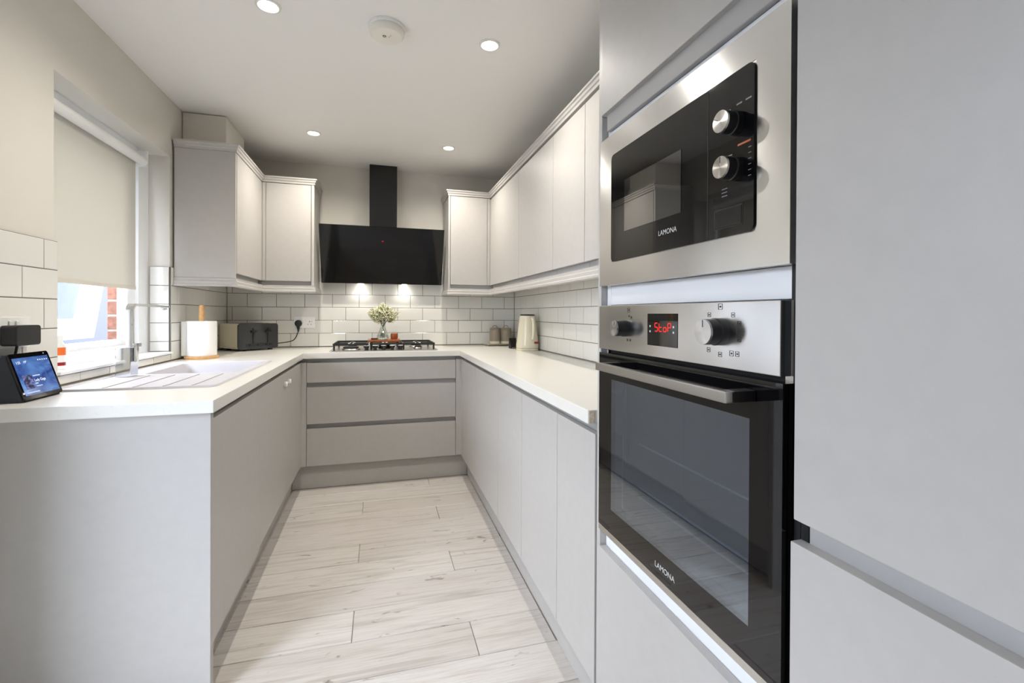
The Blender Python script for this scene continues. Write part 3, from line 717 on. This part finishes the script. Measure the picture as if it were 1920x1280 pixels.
def grate(x0, x1, centres):
    bm = bmesh.new(); zt = WT + .052; b = .009; y0, y1 = hby0 + (.075 if x0 > -.2 and x1 < .2 else .03), hby1 - .02
    for a in (x0, x1 - b): bx(bm, a, a + b, y0 + .012, y1 - .012, zt - .012, zt)
    for a in (y0, y1 - b): bx(bm, x0 + .012, x1 - .012, a, a + b, zt - .012, zt)
    for a in (x0 + .004, x1 - .016):
        for c in (y0, y1 - .012): bx(bm, a, a + .012, c, c + .012, WT + .0075, zt)
    for cx, cy in centres:
        bx(bm, x0 + b, cx - .02, cy - .004, cy + .004, zt - .010, zt + .002); bx(bm, cx + .02, x1 - b, cy - .004, cy + .004, zt - .010, zt + .002)
        bx(bm, cx - .004, cx + .004, max(cy - .11, y0 + b), cy - .02, zt - .010, zt + .002); bx(bm, cx - .004, cx + .004, cy + .02, min(cy + .11, y1 - b), zt - .010, zt + .002)
    obj('pan_support', bm, IRON, hob, bev=.0015)
grate(-.305, -.075, [(-.19, 3.45), (-.19, 3.67)]); grate(-.065, .145, [(.04, 3.60)]); grate(.155, .385, [(.27, 3.45), (.27, 3.67)])
for k in range(5):
    kx = -.085 + k * .0575
    kb = lathe('control_knob', [(0, 0), (.013, 0), (.011, .010), (.0195, .020), (.0205, .026), (.0195, .029), (0, .029)], (kx, 3.372, WT + .0072), BLACK, hob, n=24)
    lathe('knob_cap', [(0, 0), (.018, 0), (.017, .002), (0, .002)], (kx, 3.372, WT + .0364), mat('silver_cap', S(214, 214, 214), .35), kb, n=24)
ZB = WT + .0545
brd = thing('serving_board', 'small rectangular wooden board resting on the middle pan support', 'board', (.034, 3.58, ZB))
prism('board', rrect(-.079, .147, 3.49, 3.67, .01), 'z', ZB + .0002, ZB + .0145, WOOD, brd, bev=.002)
ZB += .0147
vs = thing('flower_vase', 'clear glass flask vase on the wooden board', 'vase', (.026, 3.58, ZB))
prof = [(0, .003), (.040, .003), (.046, .010), (.040, .035), (.024, .070), (.016, .10), (.019, .125)]
lathe('glass', [(0, 0), (.044, 0), (.0485, .010), (.042, .036), (.026, .072), (.018, .10), (.021, .125)] + [(r, h) for r, h in prof[::-1]], (.026, 3.58, ZB), VASE, vs, n=28)
lathe('water', [(0, .0045), (.0385, .0045), (.0445, .010), (.039, .034), (0, .034)], (.026, 3.58, ZB), pane_mat('water', (.93, .97, .96, 1), .03, .4), vs, n=28)
bq = thing('flower_bouquet', 'cream and green bunch of tiny gypsophila flowers in the vase', 'flowers', (.026, 3.58, ZB + .01))
GREEN = mat('stem_green', S(96, 112, 58), .6); GREEN2 = mat('sprig_green', S(150, 158, 92), .6); PETAL = mat('cream_petal', S(246, 242, 216), .6)
sm = bmesh.new(); cz = ZB + .195
tips = []
for k in range(16):
    a = 2 * math.pi * k / 16; rr = .012 + .016 * random.random()
    ex, ey = .075 * math.cos(a) * (.3 + .7 * random.random()), .06 * math.sin(a) * (.3 + .7 * random.random())
    p = [(.026 + rr * 1.2 * math.cos(a + 2.8), 3.58 + rr * 1.2 * math.sin(a + 2.8), ZB + .008), (.026 + .004 * math.cos(a), 3.58 + .004 * math.sin(a), ZB + .095), (.026 + ex * .5, 3.58 + ey * .5, ZB + .15), (.026 + ex, 3.58 + ey, cz)]
    tube_bm(sm, p, .0018, 5)
obj('stems', sm, GREEN, bq)
fm = bmesh.new(); gm = bmesh.new()
for k in range(2800):
    while True:
        u = Vector((random.uniform(-1, 1), random.uniform(-1, 1), random.uniform(-1, 1)))
        if .2 < u.length < 1 and (u.length < .93 or random.random() < .35): break
    wob = 1 + .12 * math.sin(7 * u.x + 3 * u.z)
    p = Vector((.030 + u.x * .112 * wob, 3.58 + u.y * .085, cz + u.z * .074 * wob - .02 * abs(u.x)))
    s = random.uniform(.0028, .0052)
    if k % 5 < 3:
        M_ = Matrix.Translation(p) @ Matrix.Rotation(random.random() * 6, 4, 'X') @ Matrix.Rotation(random.random() * 6, 4, 'Z') @ Matrix.Diagonal((s, s, s * .6, 1))
        bmesh.ops.create_icosphere(fm, subdivisions=1, radius=1, matrix=M_)
    else:
        d = (p - Vector((.03, 3.58, cz - .05))).normalized()
        tube_bm(gm, [p - d * .026, p + Vector((random.uniform(-.006, .006), 0, random.uniform(-.006, .006)))], .0012, 4)
tag(obj('blossom', fm, PETAL, bq), kind='stuff'); tag(obj('sprigs', gm, GREEN2, bq), kind='stuff')
wp = thing('wooden_pot', 'small barrel-shaped brown wooden pot right of the vase', 'pot', (.107, 3.56, ZB))
lathe('pot', [(0, 0), (.022, 0), (.0255, .012), (.0265, .024), (.0250, .036), (0, .036)], (.107, 3.56, ZB), mat('dark_orange_wood', S(150, 74, 30), .45, noise=.2, nscale=80), wp, n=24)
lathe('lid', [(0, 0), (.0255, 0), (.0255, .007), (.022, .009), (0, .009)], (.107, 3.56, ZB + .0362), mat('amber_wood', S(165, 84, 36), .45), wp, n=24)
tag(box('wooden_block', -.058, -.012, 3.535, 3.565, ZB, ZB + .011, mat('dark_wood', S(70, 34, 16), .5, noise=.2, nscale=60), bev=.002), 'little dark brown wooden block on the board, left of the vase', 'block')
dsh = thing('spotted_dish', 'small white dish with dark spots in front of the vase', 'dish', (.024, 3.515, ZB))
lathe('dish', [(0, 0), (.026, 0), (.032, .012), (.031, .013), (.025, .003), (0, .003)], (.024, 3.5145, ZB), WHITE, dsh, n=28)
for k in (-2, -1, 0, 1, 2):
    a = R(-90 + k * 32); lathe('spot', [(0, 0), (.0022, 0), (0, .0004)], (.024 + .0298 * math.cos(a), 3.5145 + .0298 * math.sin(a), ZB + .007), PRINT_K, dsh, n=8, M=Matrix.Rotation(a, 3, 'Z') @ Matrix.Rotation(R(90), 3, 'Y'))

# ------------------------------------------------------------------ sink and tap
sk = thing('sink', 'pale composite inset sink with bowl and ridged drainer', 'sink', (-.79, 2.32, WT))
sx0, sx1, sy0_, sy1_ = -1.032, -.553, 1.862, 2.778
bx0, bx1, by0, by1 = -.950, -.598, 2.285, 2.735
bm = bmesh.new(); zr = WT + .007
outer = rrect(sx0, sx1, sy0_, sy1_, .03, 5)
def ringv(pts, z): return [bm.verts.new((x, y, z)) for x, y in pts]
inner = rrect(bx0, bx1, by0, by1, .035, 5)
o0, o1 = ringv(outer, WT + .0005), ringv(rrect(sx0 + .003, sx1 - .003, sy0_ + .003, sy1_ - .003, .027, 5), zr)
o2 = ringv(rrect(sx0 + .010, sx1 - .010, sy0_ + .010, sy1_ - .010, .022, 5), zr)
o3 = ringv(rrect(sx0 + .014, sx1 - .014, sy0_ + .014, sy1_ - .014, .020, 5), zr - .004)
i0 = ringv(inner, zr - .004)
i1 = ringv(rrect(bx0 + .006, bx1 - .006, by0 + .006, by1 - .006, .032, 5), zr - .012)
i2 = ringv(rrect(bx0 + .02, bx1 - .02, by0 + .02, by1 - .02, .03, 5), WT - .17)
n = len(outer)
for A, B in ((o0, o1), (o1, o2), (o2, o3), (o3, i0), (i0, i1), (i1, i2)):
    for k in range(n): bm.faces.new((A[k], A[(k + 1) % n], B[(k + 1) % n], B[k]))
bm.faces.new(i2)
obj('basin', bm, SINKM, sk, smooth=True)
for k in range(4):
    gx = -.905 + k * .088
    box('drainer_ridge', gx, gx + .007, 1.90, 2.235, zr - .0038, zr - .0012, SINKM, sk, bev=.001)
lathe('overflow_plate', [(0, 0), (.022, 0), (.021, .003), (0, .003)], (-.665, by1 - .0155, WT - .055), CHROME, sk, n=24, M=Matrix.Rotation(R(90), 3, 'X'))
lathe('strainer', [(0, 0), (.045, 0), (.045, .003), (.03, .001), (0, .001)], (-.77, 2.51, WT - .1699), CHROME, sk, n=28)
tp = thing('mixer_tap', 'square chrome kitchen mixer tap beside the sink bowl', 'tap', (-.98, 2.23, zr))
tz = zr - .0038
box('body', -1.004, -.952, 2.200, 2.262, tz, 1.030, CHROME, tp, bev=.002, seg=2)
# flat blade spout: up, round bend, then over the bowl (towards +y)
th, yb_, zt_, rr_ = .010, 2.236, 1.207, .030
out, inn = [], []
out.append((yb_, 1.0302)); inn.append((yb_ + th, 1.0302))
for k in range(9):
    t = R(180 - 90 * k / 8); c_ = (yb_ + rr_, zt_ - rr_)
    out.append((c_[0] + rr_ * math.cos(t), c_[1] + rr_ * math.sin(t))); inn.append((c_[0] + (rr_ - th) * math.cos(t), c_[1] + (rr_ - th) * math.sin(t)))
out.append((2.575, zt_ - .004)); inn.append((2.575, zt_ - .004 - th))
prism('spout', out + inn[::-1], 'x', -.986, -.958, CHROME, tp, bev=.0008)
box('aerator', -.983, -.961, 2.535, 2.560, zt_ - .026, zt_ - .0142, CHROME, tp, bev=.002)
lv = box('lever', -.9515, -.938, 2.215, 2.236, .972, 1.046, CHROME, tp, bev=.002)
box('lever_cap', -.951, -.938, 2.2365, 2.258, 1.03, 1.046, CHROME, lv, bev=.002)

# ------------------------------------------------------------------ kitchen roll
kx, ky = -.972, 3.035
kh = thing('paper_towel_holder', 'pale wooden kitchen roll holder with upright dowel', 'holder', (kx, ky, WT))
lathe('base', [(0, 0), (.082, 0), (.084, .004), (.084, .014), (.081, .017), (0, .017)], (kx, ky, WT + .0003), PINE, kh, n=40)
lathe('dowel', [(0, 0), (.0145, 0), (.0145, .277), (.012, .285), (0, .287)], (kx, ky, WT + .0175), PINE, kh, n=20)
rl = thing('paper_towel_roll', 'white paper towel roll on the wooden holder', 'paper towel', (kx, ky, WT + .018))
lathe('roll', [(.018, 0), (.073, 0), (.0745, .003), (.0745, .192), (.072, .195), (.018, .195), (.018, 0)], (kx, ky, WT + .0178), PAPER, rl, n=48)
a0 = R(215); sheet = []
for k in range(7):
    t = k / 6; a = a0 - t * .25; r_ = .0755 + .020 * t * t; sheet.append((kx + r_ * math.cos(a), ky + r_ * math.sin(a)))
prism('loose_sheet', sheet + [(x * .999 + kx * .001, y * .999 + ky * .001) for x, y in sheet[::-1]], 'z', WT + .019, WT + .210, PAPER, rl)

# ------------------------------------------------------------------ toaster
TF = YB - .0085
TZ0 = WT + .001
tc = Vector((-.905, 3.49, 0)); ux = Vector((1, 1, 0)).normalized(); uy = Vector((-1, 1, 0)).normalized()
Mt = Matrix(((ux.x, uy.x, 0, tc.x), (ux.y, uy.y, 0, tc.y), (0, 0, 1, TZ0), (0, 0, 0, 1)))
TWID, TDEP, THT = .285, .24, .185
to = thing('toaster', 'cream four-slice toaster with dark charcoal front in the corner', 'toaster', Mt @ Vector((.14, .1, 0)))
def tobj(name, bm, mt_, par, bev=0, smooth=False):
    bmesh.ops.transform(bm, matrix=Mt, verts=bm.verts); return obj(name, bm, mt_, par, bev=bev, smooth=smooth)
def tbox(name, b, mt_, par, bev=.001): bm = bmesh.new(); bx(bm, *b); return tobj(name, bm, mt_, par, bev)
tbox('shell', (.004, TWID - .004, .013, TDEP, .013, THT), CREAM, to, .014)
prism('front_panel', rrect(0, TWID, .010, THT + .001, .018), 'y', -.004, .0125, mat('charcoal_panel', S(52, 54, 56), .45), to, bev=.003, M=Mt)
for lx in (.10, .205):
    tbox('lever_slot', (lx - .003, lx + .003, -.0068, -.0042, .05, .155), BLACK, to, 0)
    tbox('lever', (lx - .02, lx + .02, -.022, -.0055, .128, .139), BLACK, to, .003)
tbox('button_strip', (.05, .245, -.0062, -.0042, .028, .052), mat('panel_dark', S(40, 44, 46), .3), to, .001)
for lx in (.075, .135, .195, .225): bm = bmesh.new(); lathe_bm(bm, [(0, 0), (.007, 0), (.006, .003), (0, .003)], (lx, -.0063, .040), n=14, M=Matrix.Rotation(R(90), 3, 'X')); tobj('button', bm, BLACK, to)
for ly in (.05, .125): tbox('bread_slot', (.03, TWID - .03, ly, ly + .03, THT + .0002, THT + .0012), GAP_SHADE, to, 0)
for lx in (.03, TWID - .05):
    for ly in (.02, .17): tbox('foot', (lx, lx + .022, ly, ly + .022, -.0005, .0128), BLACK, to, .001)
p0 = Mt @ Vector((TWID, .14, .03))
tube('cord', smooth_path([p0, (p0.x + .05, p0.y - .0, WT + .034), (-.655, 3.80, WT + .045), (-.612, 3.818, .975), (-.588, TF - .023, 1.0305)]), .0035, BLACK, to)
# socket on the back wall and its plug
TF = YB - .0085
def socket_back(x0, x1, z0, z1):
    t = thing('wall_socket', 'white double wall socket on the back tiles beside the toaster', 'socket', ((x0 + x1) / 2, YB, z0))
    box('plate', x0, x1, TF - .009, TF, z0, z1, WHITE, t, bev=.002, seg=2)
    cx = (x0 + x1) / 2
    for sx in (-1, 1):
        box('switch', cx + sx * .013 - .005, cx + sx * .013 + .005, TF - .012, TF - .0092, z1 - .030, z1 - .014, WHITE, t, bev=.001)
    hx_ = cx + .037
    boxes('pin_holes', [(hx_ - .002, hx_ + .002, TF - .0096, TF - .0091, z0 + .044, z0 + .053), (hx_ - .014, hx_ - .008, TF - .0096, TF - .0091, z0 + .026, z0 + .030), (hx_ + .008, hx_ + .014, TF - .0096, TF - .0091, z0 + .026, z0 + .030)], GAP_SHADE, t)
    box('switch_mark', hx_ + .012, hx_ + .018, TF - .0096, TF - .0091, z0 + .048, z0 + .051, PRINT_K, t, bev=0)
socket_back(-.621, -.475, 1.057, 1.142)
pgl = thing('mains_plug', 'black three-pin plug in the back wall socket', 'plug', (-.588, TF - .02, 1.06))
lathe('plug_body', [(0, 0), (.025, 0), (.026, .006), (.024, .024), (.018, .028), (0, .028)], (-.588, TF - .0092, 1.093), BLACK, pgl, n=28, M=Matrix.Rotation(R(90), 3, 'X'))
prism('cable_grip', [(-.600, 1.072), (-.576, 1.072), (-.582, 1.045), (-.583, 1.030), (-.593, 1.030), (-.594, 1.045)], 'y', TF - .032, TF - .014, BLACK, pgl, bev=.003)

# ------------------------------------------------------------------ left wall socket, adapter, smart display
LTF = XL + .0085
so = thing('wall_socket', 'white double wall socket on the left wall tiles near the window', 'socket', (XL, 1.76, 1.06))
box('plate', LTF, LTF + .009, 1.690, 1.836, 1.062, 1.156, WHITE, so, bev=.002, seg=2)
for yy in (1.745, 1.772): box('switch', LTF + .0092, LTF + .013, yy, yy + .010, 1.128, 1.144, WHITE, so, bev=.001)
ad = thing('power_adapter', 'black square power adapter plugged in above the smart display', 'adapter', (XL + .045, 1.755, 1.07))
prism('adapter_body', rrect(1.705, 1.808, 1.070, 1.131, .010), 'x', LTF + .0135, LTF + .053, BLACK, ad, bev=.003)
tube('cable', smooth_path([(-1.05, 1.760, 1.0695), (-1.054, 1.757, 1.04), (-1.0635, 1.750, 1.0), (-1.0645, 1.745, .965)]), .0035, BLACK, ad)
sd = thing('smart_display', 'charcoal smart display with glowing blue screen on the worktop', 'smart display', (-1.02, 1.745, WT))
fa, fb = Vector((-.978, 0, .915)), Vector((-1.020, 0, 1.048))       # front face bottom/top
ey0, ey1 = 1.664, 1.830
prism('housing', [(-.980, WT + .0005), (-.9815, .9145), (-1.0215, 1.046), (-1.030, 1.048), (-1.058, .985), (-1.060, .94), (-1.058, WT + .0005)], 'y', ey0 + .002, ey1 - .002, DARK_FABRIC, sd, bev=.003)
fu = (fb - fa).normalized(); fn = Vector((fu.z, 0, -fu.x)).normalized()
Md = Matrix(((0, fu.x, fn.x, fa.x), (1, 0, 0, ey0), (0, fu.z, fn.z, fa.z), (0, 0, 0, 1)))
H = (fb - fa).length; Wd = ey1 - ey0
def dobj(name, bm, mt_, par, bev=0): bmesh.ops.transform(bm, matrix=Md, verts=bm.verts); return obj(name, bm, mt_, par, bev=bev)
prism('bezel', rrect(0, Wd, 0, H, .008), 'z', 0, .004, BLACK_GLASS, sd, bev=.001, M=Md)
scr = prism('screen', rrect(.009, Wd - .009, .012, H - .014, .001), 'z', .0041, .0044, SCREEN, sd, M=Md)
lens = bmesh.new(); lathe_bm(lens, [(0, .0041), (.002, .0041), (.0018, .0046), (0, .0046)], (Wd - .022, H - .007, 0), n=12); dobj('camera_lens', lens, WHITE, sd)
rotd = Md.to_3x3()
def dtext(body, size, u, v, mt_=SCR_TXT):
    text('screen_text', body, size, Md @ Vector((u, v, .0047)), mt_, scr, rot=rotd)
dtext('1:25', .0105, .018, .108); dtext('19°', .0105, .047, .108); dtext('Lady Gaga', .0115, .064, .050)
for u, v, l_, h_ in ((.064, .066, .030, .003), (.064, .042, .012, .0032), (.064, .034, .026, .0026), (.018, .018, .052, .003)):
    b_ = bmesh.new(); bx(b_, u, u + l_, v, v + h_, .0045, .0046); dobj('text_line', b_, mat('dim_text', (.2, .25, .4, 1), .5, **{'Emission Color': (.75, .82, 1, 1), 'Emission Strength': .45}), scr)
for k in range(5): b_ = bmesh.new(); bx(b_, .108 + k * .0095, .1115 + k * .0095, .112, .1155, .0045, .0048); dobj('status_icon', b_, SCR_TXT, scr)
def art_mat():
    M = bpy.data.materials.new('cover_art'); M.use_nodes = True; nt = M.node_tree; b = nt.nodes['Principled BSDF']
    g = nt.nodes.new('ShaderNodeTexCoord'); n = nt.nodes.new('ShaderNodeTexNoise'); n.inputs['Scale'].default_value = 3.5
    nt.links.new(g.outputs['Generated'], n.inputs['Vector']); cr = nt.nodes.new('ShaderNodeValToRGB')
    cr.color_ramp.elements[0].position = .42; cr.color_ramp.elements[0].color = S(22, 28, 66)
    cr.color_ramp.elements[1].position = .66; cr.color_ramp.elements[1].color = S(130, 140, 210)
    nt.links.new(n.outputs[0], cr.inputs[0]); b.inputs['Base Color'].default_value = (0, 0, 0, 1)
    nt.links.new(cr.outputs[0], b.inputs['Emission Color']); b.inputs['Emission Strength'].default_value = .7; return M
b_ = bmesh.new(); bx(b_, .022, .060, .030, .072, .0045, .0047); dobj('cover_art', b_, art_mat(), scr)

# bottle on the sill
bt = thing('soap_bottle', 'slim white and orange bottle at the near end of the window sill', 'bottle', (-1.125, 2.10, WZ0))
lathe('bottle', [(0, 0), (.018, 0), (.019, .004), (.019, .085), (.014, .095), (0, .095)], (-1.125, 2.088, WZ0 + .0003), WHITE, bt, n=24)
lathe('orange_band', [(.0192, 0), (.0196, 0), (.0196, .028), (.0192, .028), (.0192, 0)], (-1.125, 2.088, WZ0 + .052), ORANGE, bt, n=24)
lathe('red_band', [(.0192, 0), (.0196, 0), (.0196, .012), (.0192, .012), (.0192, 0)], (-1.125, 2.088, WZ0 + .014), RED, bt, n=24)
lathe('cap', [(0, 0), (.012, 0), (.012, .025), (.010, .028), (0, .028)], (-1.125, 2.088, WZ0 + .0955), WHITE, bt, n=20)

# ------------------------------------------------------------------ kettle, canisters, tray, gadget
kc = (1.03, 3.21)
ke = thing('kettle', 'cream electric jug kettle with a black lid rim', 'kettle', (kc[0], kc[1], WT))
lathe('base_plate', [(0, 0), (.078, 0), (.081, .004), (.081, .013), (.077, .016), (0, .016)], (*kc, WT + .0004), CREAM, ke, n=40)
lathe('jug', [(0, 0), (.079, 0), (.0815, .010), (.081, .03), (.076, .07), (.068, .14), (.061, .20), (.058, .225), (.055, .232), (0, .232)], (*kc, WT + .0172), CREAM, ke, n=48)
lathe('lid', [(0, 0), (.054, 0), (.056, .003), (.050, .009), (0, .010)], (*kc, WT + .2496), BLACK, ke, n=40)
hd_ = Vector((.02, -1, 0)).normalized()     # handle faces the room
def hp(o, z): return (kc[0] + hd_.x * o + .012, kc[1] + hd_.y * o, WT + z)
tube('handle', smooth_path([hp(.052, .232), hp(.074, .236), hp(.090, .215), hp(.096, .165), hp(.094, .115), hp(.080, .085)]), .0105, CREAM, ke, n=12)
prism('spout', [(-.066, .205), (-.040, .250), (-.030, .250), (-.040, .205)], 'y', -.018, .018, CREAM, ke, bev=.004, M=Matrix.Translation((kc[0], kc[1], WT)))
box('power_switch', kc[0] + .026, kc[0] + .056, kc[1] - .091, kc[1] - .074, WT + .052, WT + .066, RED, ke, bev=.003)
def canister(label, x, y):
    t = thing('canister', label, 'canister', (x, y, WT + .012), 'storage canisters on the tray')
    lathe('pot', [(0, 0), (.0425, 0), (.044, .003), (.044, .030), (.044, .106), (.043, .118), (.040, .122), (0, .122)], (x, y, WT + .0125), TAUPE, t, n=36)
    lathe('pale_band', [(.0441, 0), (.0447, 0), (.0447, .022), (.0441, .022), (.0441, 0)], (x, y, WT + .0145), CREAM, t, n=36)
    ld = lathe('lid', [(0, 0), (.043, 0), (.044, .004), (.041, .010), (0, .013)], (x, y, WT + .1348), TAUPE, t, n=36)
    tube('lid_handle', [(x + .021 * math.cos(R(a)), y, WT + .145 + .020 * math.sin(R(a))) for a in range(0, 181, 20)], .0028, TAUPE, ld, n=6)
canister('taupe ceramic canister on the left of the brass tray', .919, 3.745)
canister('taupe ceramic canister nearer the right-hand tiled corner', 1.010, 3.735)
tr = thing('brass_tray', 'small pale tray with brass rim under the canisters', 'tray', (.93, 3.75, WT))
prism('tray_top', [(.838, 3.825), (.848, 3.675), (1.04, 3.675), (1.06, 3.825)], 'z', WT + .006, WT + .0115, mat('pale_marble', S(236, 230, 218), .3), tr)
tube('rim', [(.836, 3.827, WT + .0095), (.846, 3.672, WT + .0095), (1.042, 3.672, WT + .0095), (1.062, 3.827, WT + .0095), (.836, 3.827, WT + .0095)], .0022, GOLD, tr, n=6)
for x, y in ((.846, 3.676), (1.04, 3.676), (.842, 3.82), (1.055, 3.82)): tube('foot', [(x, y, WT + .0003), (x, y, WT + .009)], .0025, GOLD, tr, n=6)
gd = thing('desk_clock', 'small black tilted digital gadget beside the kettle', 'gadget', (.985, 3.45, WT))
gm_ = Matrix.Translation((.975, 3.42, WT)) @ Matrix.Rotation(R(10), 4, 'Z')
prism('case', [(-.045, .0005), (-.042, .014), (-.010, .078), (-.002, .078), (.004, .0005)], 'x', -.028, .028, BLACK, gd, bev=.002, M=gm_ @ Matrix(((1, 0, 0, 0), (0, 1, 0, 0), (0, 0, 1, 0), (0, 0, 0, 1))))
b_ = bmesh.new(); bx(b_, -.024, .024, -.0472, -.0455, .004, .010); bmesh.ops.transform(b_, matrix=gm_, verts=b_.verts); obj('button_row', b_, STEEL_FLAT, gd)

# ------------------------------------------------------------------ downlights, smoke alarm
TRIM_L = mat('lamp_trim', S(232, 230, 226), .25)
def downlight(x, y, label):
    t = thing('downlight', label, 'light', (x, y, ZC), 'recessed ceiling downlights')
    lathe('trim_ring', [(.030, -.0005), (.044, -.0005), (.0435, -.004), (.036, -.006), (.031, -.003), (.030, -.0005)], (x, y, ZC), TRIM_L, t, n=32)
    lathe('lens', [(0, -.0006), (.0298, -.0006), (.029, -.002), (0, -.0025)], (x, y, ZC), LENS, t, n=32)
    l = bpy.data.lights.new('downlight_beam', 'SPOT'); l.energy = SPOT_W; l.color = (1, .935, .84); l.spot_size = R(158); l.spot_blend = .85; l.shadow_soft_size = .03
    o = bpy.data.objects.new('downlight_beam', l); C.objects.link(o); o.parent = t; o.location = (0, 0, -.012)
downlight(-.40, 1.917, 'ceiling downlight nearest the window, at the top edge')
downlight(.446, 1.933, 'ceiling downlight right of the smoke alarm')
downlight(-.404, 3.189, 'far ceiling downlight left of the hood chimney')
downlight(.454, 3.21, 'far ceiling downlight right of the hood chimney')
sa = thing('smoke_alarm', 'round white smoke alarm on the ceiling', 'smoke alarm', (.026, 1.93, ZC))
lathe('base', [(0, -.0005), (.072, -.0005), (.072, -.010), (.069, -.012), (0, -.012)], (.026, 1.93, ZC), WHITE, sa, n=44)
lathe('cover', [(0, -.0122), (.067, -.0122), (.069, -.016), (.066, -.030), (.058, -.038), (0, -.040)], (.026, 1.93, ZC), mat('aged_white_plastic', S(232, 228, 218), .4), sa, n=44)
for k in range(4): box('vent', .020 + k * .008, .024 + k * .008, 1.880, 1.890, ZC - .0375, ZC - .0365, GAP_SHADE, sa, bev=0)
lathe('test_button', [(.004, 0), (.007, 0), (.007, -.0008), (.004, -.0008), (.004, 0)], (.016, 1.925, ZC - .0398), PRINT_K, sa, n=16)
for x, y in ((.034, 1.928), (.040, 1.916)): lathe('indicator', [(0, 0), (.002, 0), (0, -.0008)], (x, y, ZC - .0398), PRINT_K, sa, n=8)
